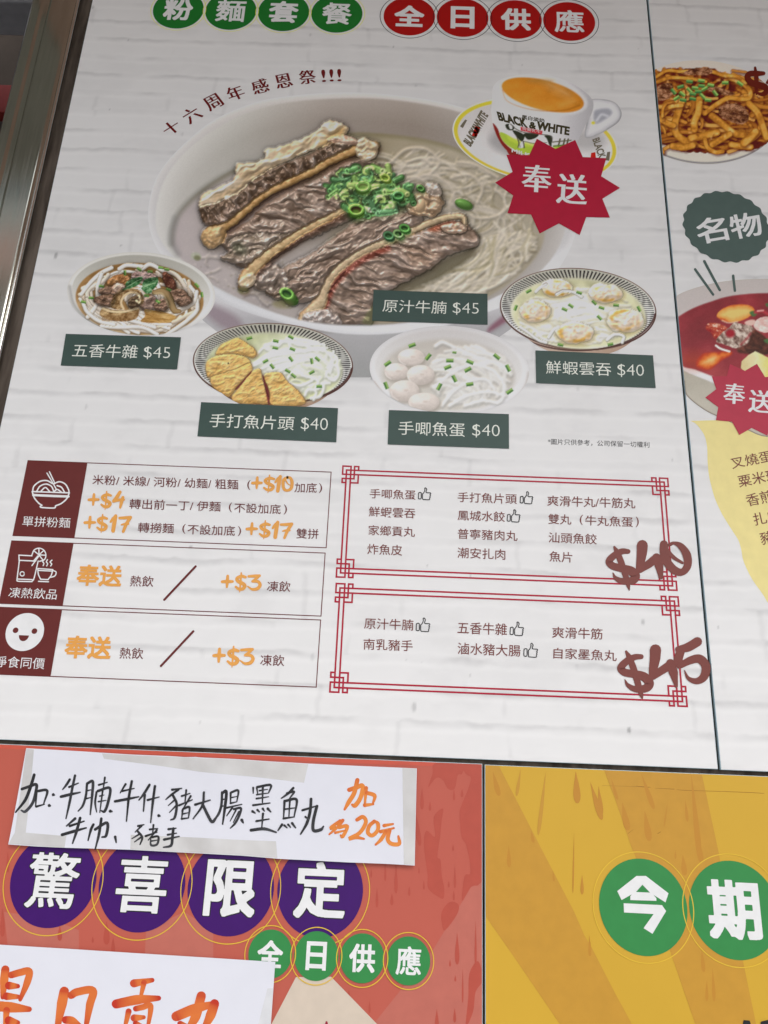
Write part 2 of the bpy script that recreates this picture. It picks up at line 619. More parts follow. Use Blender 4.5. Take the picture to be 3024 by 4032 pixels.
XL = -0.5528; XR = 0.4108; XR2 = 0.4142; ZB = 1.6240; ZT = 3.00
poster = board("menu_poster", XL, XR, ZB, ZT, vmat("brick_print"), seed=3, xs=9, zs=2.93)
tag(poster, "tall white brick-print noodle menu poster with large beef brisket bowl and two red framed lists", "poster", "menu posters on the wall")
poster2 = board("menu_poster", XR2, XR2 + 0.966, ZB - 0.0005, ZT, vmat("brick_print"), seed=40, xs=0.70, zs=2.96)
tag(poster2, "white brick-print menu poster cut off by the frame, with red soup bowl and yellow panel", "poster", "menu posters on the wall")
ZLT = EYE + 0.0190
red = board("promotion_panel", -0.62, 0.1232, 0.9, ZLT, mat("red_print", ink(190, 99, 85, 3400), 0.42, 0.24, grain=0.03, gscale=5))
tag(red, "salmon red promotion panel with purple title discs below the brick-print menu", "panel", "promotion panels below the menus")
yel = board("promotion_panel", 0.1262, 0.87, 0.9, ZLT - 0.0008, mat("yellow_print", ink(209, 167, 64, 3400), 0.42, 0.24, grain=0.03, gscale=5))
tag(yel, "mustard yellow promotion panel with two big green discs and orange rays", "panel", "promotion panels below the menus")


# ------------------------------------------------------------------ steel door frame and the dark shop behind it
def brushed_steel():
    m = bpy.data.materials.new("brushed_steel"); m.use_nodes = True
    nt = m.node_tree; b = nt.nodes["Principled BSDF"]
    b.inputs["Metallic"].default_value = 1.0
    g = nt.nodes.new("ShaderNodeNewGeometry")
    mp = nt.nodes.new("ShaderNodeMapping"); mp.inputs["Scale"].default_value = (260, 260, 14)
    n = nt.nodes.new("ShaderNodeTexNoise"); n.inputs["Scale"].default_value = 1; n.inputs["Detail"].default_value = 5
    nt.links.new(g.outputs["Position"], mp.inputs["Vector"]); nt.links.new(mp.outputs[0], n.inputs["Vector"])
    cr = nt.nodes.new("ShaderNodeValToRGB")
    cr.color_ramp.elements[0].position = 0.3; cr.color_ramp.elements[0].color = (0.58, 0.58, 0.50, 1)
    cr.color_ramp.elements[1].position = 0.7; cr.color_ramp.elements[1].color = (0.66, 0.66, 0.58, 1)
    rr = nt.nodes.new("ShaderNodeMapRange"); rr.inputs["To Min"].default_value = 0.05; rr.inputs["To Max"].default_value = 0.20
    nt.links.new(n.outputs[0], cr.inputs["Fac"]); nt.links.new(n.outputs[0], rr.inputs["Value"])
    nt.links.new(cr.outputs[0], b.inputs["Base Color"]); nt.links.new(rr.outputs[0], b.inputs["Roughness"])
    bp = nt.nodes.new("ShaderNodeBump"); bp.inputs["Strength"].default_value = 0.03; bp.inputs["Distance"].default_value = 0.002
    nt.links.new(n.outputs[0], bp.inputs["Height"]); nt.links.new(bp.outputs[0], b.inputs["Normal"])
    return m


STEEL = brushed_steel()
FX0, FX1, FY = -0.655, -0.577, WALL_Y - 0.004
prof = [(FX1, WALL_BACK - 0.001), (FX1, FY + 0.004)]
prof += [(FX1 - 0.006 + 0.006 * math.cos(a), FY + 0.004 - 0.006 * math.sin(a)) for a in np.linspace(0.2, math.pi / 2, 7)]
gx = -0.628
prof += [(gx + 0.009, FY - 0.0020), (gx + 0.004, FY + 0.0005), (gx - 0.004, FY + 0.0005), (gx - 0.009, FY - 0.0020)]
prof += [(FX0 + 0.004, FY - 0.002), (FX0, FY + 0.002), (FX0, WALL_BACK + 0.12)]
vs, fs = [], []
for z in (0.0, 3.15):
    vs += [(a, b, z) for a, b in prof]
n_ = len(prof)
for i in range(n_ - 1):
    fs.append((i, i + n_, i + n_ + 1, i + 1))
frame = mesh_obj("door_frame", vs, fs, STEEL, smooth=False)
tag(frame, "brushed stainless steel door frame with a bright rounded edge beside the tall menu poster", "door frame")
bead = mesh_obj("bead", [(FX1 + 0.0012 + 0.0030 * math.cos(a), FY + 0.003 - 0.0040 * math.sin(a), z) for z in (0.0, 3.148) for a in np.linspace(0, math.pi, 9)],
                [(i, i + 1, i + 10, i + 9) for i in range(8)], mat("polished_steel", (0.80, 0.79, 0.75), 0.16, 0.5, metallic=1.0, grain=0), frame, smooth=True)
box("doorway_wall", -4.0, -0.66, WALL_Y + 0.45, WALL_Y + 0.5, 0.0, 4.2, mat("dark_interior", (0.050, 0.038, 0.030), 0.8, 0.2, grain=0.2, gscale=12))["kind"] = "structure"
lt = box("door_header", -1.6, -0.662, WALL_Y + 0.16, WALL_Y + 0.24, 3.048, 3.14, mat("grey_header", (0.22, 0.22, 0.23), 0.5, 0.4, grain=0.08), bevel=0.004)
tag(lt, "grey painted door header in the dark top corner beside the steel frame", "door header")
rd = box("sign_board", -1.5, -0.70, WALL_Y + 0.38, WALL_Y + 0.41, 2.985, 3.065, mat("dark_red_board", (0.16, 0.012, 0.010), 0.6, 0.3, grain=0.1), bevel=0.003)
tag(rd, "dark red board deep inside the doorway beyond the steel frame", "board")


# ------------------------------------------------------------------ inks
M_WHITE = mat("white_ink", (0.80, 0.80, 0.80), 0.42)
M_GREEN_T = mat("deep_green_ink", ink(28, 84, 36, 80), 0.42)
M_RED_T = mat("crimson_ink", ink(124, 6, 20, 80), 0.42)
M_YRING = mat("lemon_ink", ink(192, 178, 74, 120), 0.42, grain=0)
M_DRING = mat("black_ink", (0.012, 0.011, 0.016), 0.42, grain=0)
M_SLATE = mat("slate_green_ink", ink(64, 80, 75, 1500), 0.42)
M_LABELTXT = mat("ivory_ink", (0.80, 0.82, 0.74), 0.42, grain=0)
M_MAROON = mat("maroon_ink", ink(104, 50, 50, 2100), 0.42, grain=0)
M_BLOCK = mat("maroon_block_ink", ink(104, 52, 50, 2200), 0.42)
M_PRICE = mat("brown_price_ink", ink(124, 70, 64, 2400), 0.42)
M_ORANGE = mat("orange_ink", ink(224, 160, 84, 2200), 0.42)
M_FRAME = mat("crimson_line_ink", ink(170, 36, 58, 2200), 0.42, grain=0)
M_BADGE = mat("crimson_badge_ink", ink(146, 34, 52, 800), 0.42)
M_BADGE2 = mat("crimson_badge_ink_second", ink(170, 54, 72, 1600), 0.42)
M_SLOGAN = mat("slogan_ink", ink(84, 22, 26, 400), 0.42, grain=0)
M_PURPLE = mat("purple_ink", ink(72, 36, 108, 3550), 0.42)
M_GREEN_B = mat("leaf_green_ink", ink(64, 140, 80, 3700), 0.42)
M_YLINE = mat("yellow_line_ink", ink(226, 190, 70, 3600), 0.42, grain=0)
M_DARKTXT = mat("charcoal_ink", (0.02, 0.02, 0.022), 0.42, grain=0)
M_PALEYEL = mat("pale_yellow_ink", ink(229, 214, 146, 2100), 0.42)


def disc_title(parent, z, xl, xr, yb, ch, m_disc, m_ring, ratio=1.14, size=0.575, off=0.022, layer=1, wscale=1.0, outline=None, ring_t=0.0010):
    """round title badge: ink disc with thin ring and one heavy white character"""
    cy = yb - (xr - xl) * 0.45
    XLp, _ = pl(*z(xl, cy)); XRp, _ = pl(*z(xr, cy)); _, ZBp = pl(*z((xl + xr) / 2, yb))
    r = (XRp - XLp) / 2; cx = (XLp + XRp) / 2; cz = ZBp + r
    d = xz_flat("title_disc", [disc_poly(cx, cz, r)], WALL_Y - layer * LAYER, m_disc, parent)
    ring("ring", cx, cz, r * ratio, ring_t, WALL_Y - (layer + 0.5) * LAYER, m_ring, d)
    if not ch:
        return d
    V0, _ = glyphs(ch, 0.0)
    c = (V0.min(0) + V0.max(0)) / 2
    s = 2 * r * size / (max(V0.max(0) - V0.min(0)) + 2 * off)

    def put(rad, lay, m, nm):
        V, F = heavy(ch, rad)
        mesh_obj(nm, [(cx + (a - c[0]) * s * wscale, WALL_Y - lay * LAYER, cz + (b - c[1]) * s) for a, b in V], F, m, d)
    if outline:
        put(off + 0.014, layer + 0.8, outline, "character_outline")
    put(off, layer + 1.6, M_WHITE, "character")
    return d


zT1 = Zm(580, 0, 1500, 1659); zT2 = Zm(1460, 0, 2400, 1659)
for k, (a, b, y, c) in enumerate(((45, 405, 204, "粉"), (416, 778, 213, "麵"), (789, 1152, 222, "套"), (1167, 1530, 233, "餐"))):
    disc_title(poster, zT1, a, b, y, c, M_GREEN_T, M_YRING, 1.085, off=0.030 if c in "粉套" else 0.016, layer=1 + 0.05 * k)
for k, (a, b, y, c) in enumerate(((90, 447, 247, "全"), (459, 817, 257, "日"), (828, 1187, 270, "供"), (1197, 1557, 284, "應"))):
    disc_title(poster, zT2, a, b, y, c, M_RED_T, M_DRING, 1.135, off=0.032 if c != "應" else 0.015, layer=1 + 0.05 * k, ring_t=0.0011)


# arched slogan
zA0 = Zm(0, 0, 1512, 1659)
arc = [(740, 552), (828, 497), (920, 442), (1017, 402), (1124, 373), (1225, 350), (1328, 333), (1398, 328), (1432, 326), (1466, 325)]
ctr = [np.array(pl(*zA0(*p))) for p in arc]
for i, c in enumerate("十六周年感恩祭!!!"):
    a, b = ctr[max(0, i - 1)], ctr[min(len(ctr) - 1, i + 1)]
    t = (b - a) / np.linalg.norm(b - a); nrm = np.array([-t[1], t[0]])
    w = 0.0262 if i < 7 else 0.0070
    h = 0.0300 if i < 7 else 0.0270
    if c == "十": w, h = 0.026, 0.026
    V, F = glyphs(c, -0.006 if i < 7 else 0.0)
    lo, hi = V.min(0), V.max(0); U = (V - (lo + hi) / 2) / (hi - lo)
    vs, fs = [], []
    for k, sh in enumerate(np.linspace(-0.036, 0.036, 5) if i < 7 else [0.0]):
        base = len(vs)
        q = ctr[i] + np.outer((U[:, 0] + sh) * w, t) + np.outer(U[:, 1] * h, nrm)
        vs += [(x, WALL_Y - 2 * LAYER - k * 1e-5, z) for x, z in q]; fs += [tuple(base + j for j in f) for f in F]
    mesh_obj("slogan_character", vs, fs, M_SLOGAN, poster)

# price labels under the bowls
z1 = Zm(240, 960, 880, 1659); z2 = Zm(740, 1240, 1420, 1659); z3 = Zm(1420, 1240, 2120, 1659)
z4w = Zm(1940, 1020, 2620, 1659); zd = Zm(1260, 840, 2060, 1659)
LABELS = [
    (z1, [(52, 922), (1227, 957), (1187, 1285), (0, 1245)], "五香牛雜", (112, 1158), (775, 1174), (135, 1022), "$45", (842, 1180), (1112, 1190), (852, 1050)),
    (z2, [(128, 840), (1442, 898), (1425, 1225), (92, 1168)], "手打魚片頭", (203, 1080), (1015, 1112), (222, 948), "$40", (1083, 1117), (1342, 1128), (1090, 985)),
    (z3, [(264, 890), (1382, 928), (1384, 1250), (252, 1210)], "手唧魚蛋", (350, 1122), (972, 1142), (355, 992), "$40", (1040, 1145), (1297, 1154), (1042, 1020)),
    (z4w, [(410, 880), (1538, 928), (1564, 1242), (416, 1194)], "鮮蝦雲吞", (510, 1105), (1138, 1127), (510, 978), "$40", (1197, 1135), (1452, 1144), (1195, 1010)),
    (zd, [(438, 628), (1367, 660), (1368, 912), (426, 880)], "原汁牛腩", (508, 808), (1030, 825), (517, 705), "$45", (1083, 830), (1295, 838), (1085, 728)),
]
for z, plate, s, bl, br, tl, p, pbl, pbr, ptl in LABELS:
    lab = flat("price_label", [z.m(plate)], 8, M_SLATE, poster)
    text("lettering", s, z(*bl), z(*br), z(*tl), 9, M_LABELTXT, lab, off=0.0)
    text("lettering", p, z(*pbl), z(*pbr), z(*ptl), 9, M_LABELTXT, lab, off=-0.012)
zf = Zm(2100, 1680, 2660, 1659)
text("footnote", "*圖片只供參考，公司保留一切權利", zf(168, 209), zf(1353, 247), zf(170, 140), 2, M_DARKTXT, poster)

# ------------------------------------------------------------------ option boxes
zb = Zm(0, 1780, 700, 1659); zb2 = Zm(640, 1820, 1340, 1659); zb3 = Zm(0, 2120, 700, 1659); zb4 = Zm(600, 2140, 1320, 1659)


def rect_bars(x0, x1, z0, z1, t):
    return [[(x0, z0), (x1, z0), (x1, z0 + t), (x0, z0 + t)], [(x0, z1 - t), (x1, z1 - t), (x1, z1), (x0, z1)],
            [(x0, z0 + t), (x0 + t, z0 + t), (x0 + t, z1 - t), (x0, z1 - t)], [(x1 - t, z0 + t), (x1, z0 + t), (x1, z1 - t), (x1 - t, z1 - t)]]


def avg_rect(tl, tr, br, bl):
    p = [pl(*q) for q in (tl, tr, br, bl)]
    return (p[0][0] + p[3][0]) / 2, (p[1][0] + p[2][0]) / 2, (p[2][1] + p[3][1]) / 2, (p[0][1] + p[1][1]) / 2


BRUSH = {
    '+': [([(.04, .52), (.5, .5), (.97, .5)], (.22, .26, .2)), ([(.54, .02), (.5, .5), (.46, .98)], (.2, .26, .16))],
    '$': [([(.93, .22), (.6, .17), (.2, .28), (.28, .43), (.62, .53), (.86, .66), (.7, .82), (.36, .84), (.08, .72)], (.12, .15, .15, .16, .17, .17, .16, .14, .1)), ([(.56, .0), (.5, .5), (.42, 1.0)], (.07, .10, .04))],
    '1': [([(.1, .42), (.42, .22), (.78, .06)], (.12, .16, .14)), ([(.76, .06), (.58, .5), (.42, .98)], (.18, .22, .2))],
    '7': [([(.08, .14), (.5, .13), (.94, .10)], (.14, .17, .17)), ([(.92, .12), (.6, .52), (.36, .97)], (.17, .18, .15)), ([(.22, .55), (.5, .5), (.78, .5)], (.08, .12, .1))],
    '4': [([(.62, .04), (.4, .3), (.1, .58)], (.17, .19, .16)), ([(.08, .6), (.5, .52), (.94, .5)], (.13, .16, .12)), ([(.86, .36), (.74, .66), (.64, .97)], (.16, .18, .12))],
    '3': [([(.14, .14), (.5, .12), (.88, .1)], (.13, .16, .15)), ([(.86, .12), (.62, .3), (.4, .44)], (.13, .14, .13)), ([(.4, .44), (.78, .46), (.92, .66), (.74, .88), (.38, .92), (.06, .74)], (.13, .16, .18, .18, .14, .06))],
    '0': [([(.5, .06), (.2, .22), (.14, .5), (.22, .84), (.5, .95), (.82, .8), (.9, .42), (.76, .12), (.5, .06)], (.14, .17, .19, .18, .15, .18, .2, .17, .14)), ([(.3, .2), (.55, .5), (.8, .62)], (.10, .07, .05))],
}


def brush_text(z, items, layer, m, parent, name="price_addition"):
    st = []
    for ch, x0, x1, y0, y1 in items:
        for pts, ws in BRUSH[ch]:
            H = (y1 - y0) * z.k
            sk = -0.10 * (x1 - x0)
            st.append(([z(x0 + (x1 - x0) * p[0], y0 + (y1 - y0) * p[1]) for p in pts], [w * H * 1.16 for w in ws]))
    return stroke_mesh(name, st, layer, m, parent)


BOXES = [((zb(258, 75), zb2(1577, 90), zb2(1532, 800), zb(117, 786)), zb(815, 98), zb(698, 800)),
         ((zb3(107, 20), zb4(1572, 82), zb4(1534, 662), zb3(-12, 611)), zb3(685, 47), zb3(587, 635)),
         ((zb3(-15, 643), zb4(1532, 685), zb4(1490, 1305), zb3(-132, 1270)), zb3(578, 668), zb3(475, 1290))]
OB = []
for corners, m0, m1 in BOXES:
    x0, x1, z0, z1_ = avg_rect(*corners)
    xm = (pl(*m0)[0] + pl(*m1)[0]) / 2
    o = xz_flat("option_box", rect_bars(x0, x1, z0, z1_, 0.0012), WALL_Y - 2 * LAYER, M_MAROON, poster)
    blk = xz_flat("icon_block", [[(x0, z0), (xm, z0), (xm, z1_), (x0, z1_)]], WALL_Y - 3 * LAYER, M_BLOCK, o)
    OB.append(o)


def T(parent, s, z, bl, br, tl, zr=None, m=None, off=0.0, layer=4, name="lettering"):
    return text(name, s, z(*bl), (zr or z)(*br), z(*tl), layer, m or M_MAROON, parent, off=off)


o = OB[0]
T(o, "單拼粉麵", zb, (207, 692), (652, 710), (218, 597), m=M_WHITE)
T(o, "米粉/ 米線/ 河粉/ 幼麵/ 粗麵", zb, (862, 304), (708, 256), (866, 212), zr=zb2, off=0.003)
T(o, "(", zb2, (790, 260), (820, 261), (792, 168)); T(o, "加底", zb2, (1230, 282), (1438, 288), (1235, 190), off=0.003); T(o, ")", zb2, (1458, 288), (1488, 289), (1461, 197))
brush_text(zb2, [('+', 836, 927, 142, 245), ('$', 938, 1048, 122, 285), ('1', 1046, 1116, 126, 272), ('0', 1110, 1220, 133, 272)], 4, M_ORANGE, o)
brush_text(zb, [('+', 826, 922, 393, 495), ('$', 938, 1042, 370, 537), ('4', 1050, 1164, 368, 524)], 4, M_ORANGE, o)
T(o, "轉出前一丁/ 伊麵", zb, (1205, 530), (540, 462), (1213, 437), zr=zb2, off=0.003)
T(o, "(", zb2, (618, 467), (648, 468), (620, 377)); T(o, "不設加底", zb2, (668, 470), (1102, 486), (672, 380), off=0.003); T(o, ")", zb2, (1130, 488), (1160, 489), (1133, 395))
brush_text(zb, [('+', 788, 889, 605, 710), ('$', 900, 1006, 585, 752), ('1', 1026, 1098, 588, 740), ('7', 1108, 1226, 595, 748)], 4, M_ORANGE, o)
T(o, "轉撈麵", zb, (1285, 750), (103, 666), (1292, 657), zr=zb2, off=0.003)
T(o, "(", zb2, (183, 668), (214, 669), (187, 577)); T(o, "不設加底", zb2, (232, 673), (675, 689), (237, 580), off=0.003); T(o, ")", zb2, (702, 690), (732, 690), (705, 598))
brush_text(zb2, [('+', 783, 882, 570, 675), ('$', 898, 1008, 548, 717), ('1', 1022, 1092, 552, 704), ('7', 1096, 1214, 563, 710)], 4, M_ORANGE, o)
T(o, "雙拼", zb2, (1247, 712), (1455, 718), (1250, 618), off=0.003)
# noodle bowl icon
ic = []
W_ = 13 * zb.k
ic.append((zb.m([(305, 375), (318, 320), (375, 275), (440, 268), (490, 295)]), W_)); ic.append((zb.m([(500, 300), (555, 278), (610, 300), (640, 350), (646, 378)]), W_))
ic.append((zb.m([(345, 365), (375, 320), (430, 300), (480, 320), (505, 372)]), W_)); ic.append((zb.m([(385, 365), (425, 332), (465, 370)]), W_))
ic.append((zb.m([(535, 315), (575, 330), (605, 378)]), W_)); ic.append((zb.m([(505, 370), (535, 350), (575, 376)]), W_))
ic.append((zb.m([(440, 198), (495, 290), (525, 345)]), W_ * .85)); ic.append((zb.m([(463, 185), (510, 285)]), W_ * .85))
ic.append((zb.m([(302, 370), (475, 376), (648, 382)]), W_)); ic.append((zb.m([(312, 402), (475, 410), (640, 416)]), W_ * 1.7))
ic.append((zb.m([(303, 372), (320, 425), (360, 475), (393, 498)]), W_)); ic.append((zb.m([(648, 382), (625, 435), (575, 480), (520, 503)]), W_))
ic.append((zb.m([(388, 498), (385, 517), (505, 523), (520, 503)]), W_))
stroke_mesh("bowl_icon", ic, 4, M_WHITE, o)

o = OB[1]
T(o, "凍熱飲品", zb3, (75, 552), (525, 572), (95, 455), m=M_WHITE)
T(o, "奉送", zb3, (708, 440), (1128, 454), (733, 242), m=M_ORANGE, off=0.030, name="orange_lettering")
T(o, "熱飲", zb3, (1212, 448), (1430, 453), (1222, 347), off=0.003)
stroke_mesh("slash", [(zb4.m([(108, 512), (393, 208)]), 20 * zb4.k)], 4, M_MAROON, o)
brush_text(zb4, [('+', 630, 730, 293, 398), ('$', 748, 853, 268, 442), ('3', 856, 988, 278, 428)], 4, M_ORANGE, o)
T(o, "凍飲", zb4, (1037, 435), (1250, 440), (1045, 340), off=0.003)
ic = []; W_ = 11 * zb3.k
ic += [(zb3.m(p), W_) for p in ([(178, 157), (300, 163)], [(178, 157), (180, 205)], [(180, 205), (335, 212)], [(182, 210), (160, 385)], [(160, 385), (172, 400), (300, 404)],
                                [(172, 380), (310, 386)], [(358, 212), (320, 370), (300, 402)], [(300, 155), (320, 110), (365, 92), (410, 110), (430, 155), (415, 200), (370, 215)],
                                [(365, 155), (365, 95)], [(365, 155), (320, 118)], [(365, 155), (412, 112)], [(365, 155), (430, 158)], [(365, 155), (400, 200)], [(375, 150), (340, 200), (300, 255)], [(355, 165), (312, 215)],
                                [(355, 282), (495, 292)], [(355, 282), (360, 335), (380, 380)], [(495, 292), (480, 345), (450, 385)], [(365, 300), (490, 306)], [(495, 300), (525, 315), (515, 350), (475, 365)],
                                [(380, 382), (452, 386)], [(362, 402), (455, 406)], [(412, 200), (402, 218), (412, 235), (405, 255)], [(445, 200), (435, 220), (447, 238), (438, 258)], [(487, 205), (470, 222), (485, 240), (475, 258)])]
rr = 20; ic.append((zb3.m([(210 + rr * math.cos(a), 332 + rr * math.sin(a)) for a in np.linspace(0, 2 * math.pi, 9)]), W_ * .9))
stroke_mesh("drinks_icon", ic, 4, M_WHITE, o)

o = OB[2]
T(o, "淨食同價", zb3, (-52, 1200), (412, 1222), (-37, 1095), m=M_WHITE)
T(o, "奉送", zb3, (596, 1117), (1028, 1130), (620, 905), m=M_ORANGE, off=0.030, name="orange_lettering")
T(o, "熱飲", zb3, (1115, 1121), (1335, 1128), (1122, 1017), off=0.003)
stroke_mesh("slash", [(zb4.m([(78, 1112), (372, 797)]), 20 * zb4.k)], 4, M_MAROON, o)
brush_text(zb4, [('+', 555, 657, 956, 1075), ('$', 675, 788, 935, 1122), ('3', 788, 924, 945, 1102)], 4, M_ORANGE, o)
T(o, "凍飲", zb4, (977, 1108), (1195, 1114), (983, 1007), off=0.003)
cxs, czs = pl(*zb3(233, 873)); rs = (pl(*zb3(414, 873))[0] - pl(*zb3(52, 873))[0]) / 2
fc = xz_flat("face_icon", [disc_poly(cxs, czs, rs * 0.985)], WALL_Y - 4 * LAYER, M_WHITE, o)
for ex, ey in ((147, 858), (323, 866)):
    e = pl(*zb3(ex, ey)); xz_flat("eye", [disc_poly(e[0], e[1], rs * 0.145, 32)], WALL_Y - 5 * LAYER, M_BLOCK, o)
mx_, mz_ = pl(*zb3(226, 905)); xz_flat("mouth", [[(mx_ + rs * 0.26 * math.cos(a), mz_ + rs * 0.30 * math.sin(a)) for a in np.linspace(math.pi, 2 * math.pi, 20)]], WALL_Y - 5 * LAYER, M_BLOCK, o)

# ------------------------------------------------------------------ the two framed dish lists
zr1 = Zm(1300, 1800, 2100, 1659); zr2 = Zm(2000, 1840, 2800, 1659); zr3 = Zm(1280, 2260, 2080, 1659); zr4 = Zm(2000, 2280, 2840, 1659)


def knot_frame(tl, tr, br, bl, parent):
    x0, x1, z0, z1_ = avg_rect(tl, tr, br, bl)
    u = zr1.k * 0.000338 * 1.0           # one measured unit in metres
    t = 13.5 * u
    bars = []

    def bar(ax, ay, bx, by):           # centre line in knot units, mirrored into all four corners
        for fx, X0 in ((1, x0), (-1, x1)):
            for fz, Z0 in ((-1, z1_), (1, z0)):
                xa, xb = sorted((X0 + fx * ax * u, X0 + fx * bx * u)); za, zb_ = sorted((Z0 + fz * ay * u, Z0 + fz * by * u))
                bars.append([(xa - t / 2, za - t / 2), (xb + t / 2, za - t / 2), (xb + t / 2, zb_ + t / 2), (xa - t / 2, zb_ + t / 2)])
    K = [(6, 6, 6, 80), (6, 6, 75, 6), (75, 6, 75, 118), (6, 80, 105, 80), (38, 41, 105, 41), (38, 41, 38, 118), (38, 118, 105, 118), (105, 6, 105, 118), (105, 6, 140, 6), (140, 6, 140, 41),
         (6, 118, 38, 118), (6, 118, 6, 155), (6, 155, 38, 155), (140, 80, 140, 155), (75, 155, 140, 155)]
    for k in K: bar(*k)
    w_, h_ = (x1 - x0) / u, (z1_ - z0) / u
    for y_ in (41, 80):
        for Z in (z1_ - y_ * u, z0 + y_ * u):
            bars.append([(x0 + 95 * u, Z - t / 2), (x1 - 95 * u, Z - t / 2), (x1 - 95 * u, Z + t / 2), (x0 + 95 * u, Z + t / 2)])
    for x_ in (38, 75):
        for X in (x0 + x_ * u, x1 - x_ * u):
            bars.append([(X - t / 2, z0 + 110 * u), (X + t / 2, z0 + 110 * u), (X + t / 2, z1_ - 110 * u), (X - t / 2, z1_ - 110 * u)])
    vs, fs = [], []
    for i, p in enumerate(bars):
        b0 = len(vs); vs += [(a, WALL_Y - 2 * LAYER - i * 2e-6, c) for a, c in p]; fs.append((b0, b0 + 1, b0 + 2, b0 + 3))
    return mesh_obj("list_frame", vs, fs, M_FRAME, parent)


fr1 = knot_frame(zr1(97, 67), zr2(1308, 86), zr2(1388, 1018), zr1(47, 977), poster)
fr2 = knot_frame(zr3(85, 67), zr4(1329, 139), zr4(1399, 1002), zr3(34, 964), poster)
M_LIST = mat("list_ink", ink(116, 62, 58, 2000), 0.42, grain=0)
for z, s, bl, br, tl in ((zr1, "手唧魚蛋", (322, 337), (697, 350), (325, 258)), (zr1, "鮮蝦雲吞", (315, 485), (695, 501), (318, 403)), (zr1, "家鄉貢丸", (312, 637), (692, 653), (313, 555)),
                         (zr1, "炸魚皮", (303, 793), (588, 805), (305, 707)), (zr1, "手打魚片頭", (1040, 367), (1525, 384), (1042, 285)), (zr1, "鳳城水餃", (1040, 516), (1427, 530), (1042, 433)),
                         (zr1, "普寧豬肉丸", (1040, 667), (1530, 686), (1042, 583)), (zr1, "潮安扎肉", (1038, 823), (1430, 839), (1040, 737)), (zr2, "爽滑牛丸/牛筋丸", (320, 315), (1040, 338), (322, 230)),
                         (zr2, "雙丸", (328, 463), (517, 470), (330, 380)), (zr2, "(", (585, 470), (610, 471), (587, 388)), (zr2, "牛丸魚蛋", (630, 475), (1020, 490), (632, 392)), (zr2, ")", (1042, 490), (1067, 491), (1044, 405)),
                         (zr2, "汕頭魚餃", (330, 615), (725, 631), (332, 530)), (zr2, "魚片", (337, 770), (525, 779), (338, 685))):
    T(fr1, s, z, bl, br, tl, m=M_LIST, off=0.003)
for z, s, bl, br, tl in ((zr3, "原汁牛腩", (318, 448), (720, 463), (322, 358)), (zr3, "南乳豬手", (312, 617), (715, 632), (315, 527)), (zr3, "五香牛雜", (1080, 487), (1485, 502), (1083, 390)),
                         (zr3, "滷水豬大腸", (1080, 655), (1595, 676), (1083, 560)), (zr4, "爽滑牛筋", (343, 457), (735, 472), (345, 370)), (zr4, "自家墨魚丸", (352, 618), (845, 640), (355, 533))):
    T(fr2, s, z, bl, br, tl, m=M_LIST, off=0.003)


def thumb(z, x0, x1, y0, y1, parent):
    W, H = x1 - x0, y1 - y0

    def q(a, b): return z(x0 + a * W, y0 + b * H)
    st = [([q(.05, .42), q(.18, .38), q(.25, .45), q(.25, .82), q(.18, .9), q(.06, .88), q(.03, .80), q(.05, .42)], 3.6),
          ([q(.35, .50), q(.46, .38), q(.53, .20), q(.52, .05), q(.60, .03), q(.67, .15), q(.63, .38), q(.95, .42), q(.97, .50), q(.92, .56), q(.96, .62), q(.92, .70), q(.94, .76), q(.90, .83), q(.90, .93), q(.80, .97), q(.52, .95), q(.36, .90), q(.35, .50)], 3.6)]
    stroke_mesh("thumb_mark", st, 4, M_DARKTXT, parent)


for a in ((717, 823, 250, 352), (1548, 1656, 281, 385), (1442, 1552, 428, 534)): thumb(zr1, *a, fr1)
for a in ((740, 857, 358, 475), (1507, 1622, 390, 507)): thumb(zr3, *a, fr2)
thumb(zr4, 120, 232, 498, 612, fr2)


def mstrokes(z, lst, f=1.0):
    return [(z.m(p), [w * z.k * f for w in ws]) for p, ws in lst]


stroke_mesh("large_price", mstrokes(zr2, [
    ([(980, 688), (930, 688), (870, 718), (825, 768), (855, 806), (930, 826), (1005, 848), (1040, 888), (1015, 925), (935, 930), (878, 905), (856, 862)], (34, 44, 48, 52, 52, 58, 66, 66, 58, 46, 30, 6)),
    ([(868, 652), (893, 700), (925, 780), (955, 870), (978, 950), (990, 1004)], (16, 44, 46, 44, 36, 8)),
    ([(1096, 640), (1092, 700), (1080, 780), (1068, 835)], (80, 74, 60, 44)), ([(1075, 838), (1150, 790), (1200, 752), (1240, 740)], (48, 58, 62, 44)), ([(1212, 738), (1232, 800), (1248, 896)], (62, 64, 34)),
    ([(1272, 630), (1276, 700), (1305, 785), (1365, 845), (1425, 855), (1466, 800), (1458, 715), (1410, 645), (1355, 620), (1318, 634)], (58, 66, 62, 58, 50, 56, 62, 46, 22, 26)), ([(1290, 665), (1350, 735), (1425, 782)], (26, 28, 18))], 1.14), 6, M_PRICE, poster)
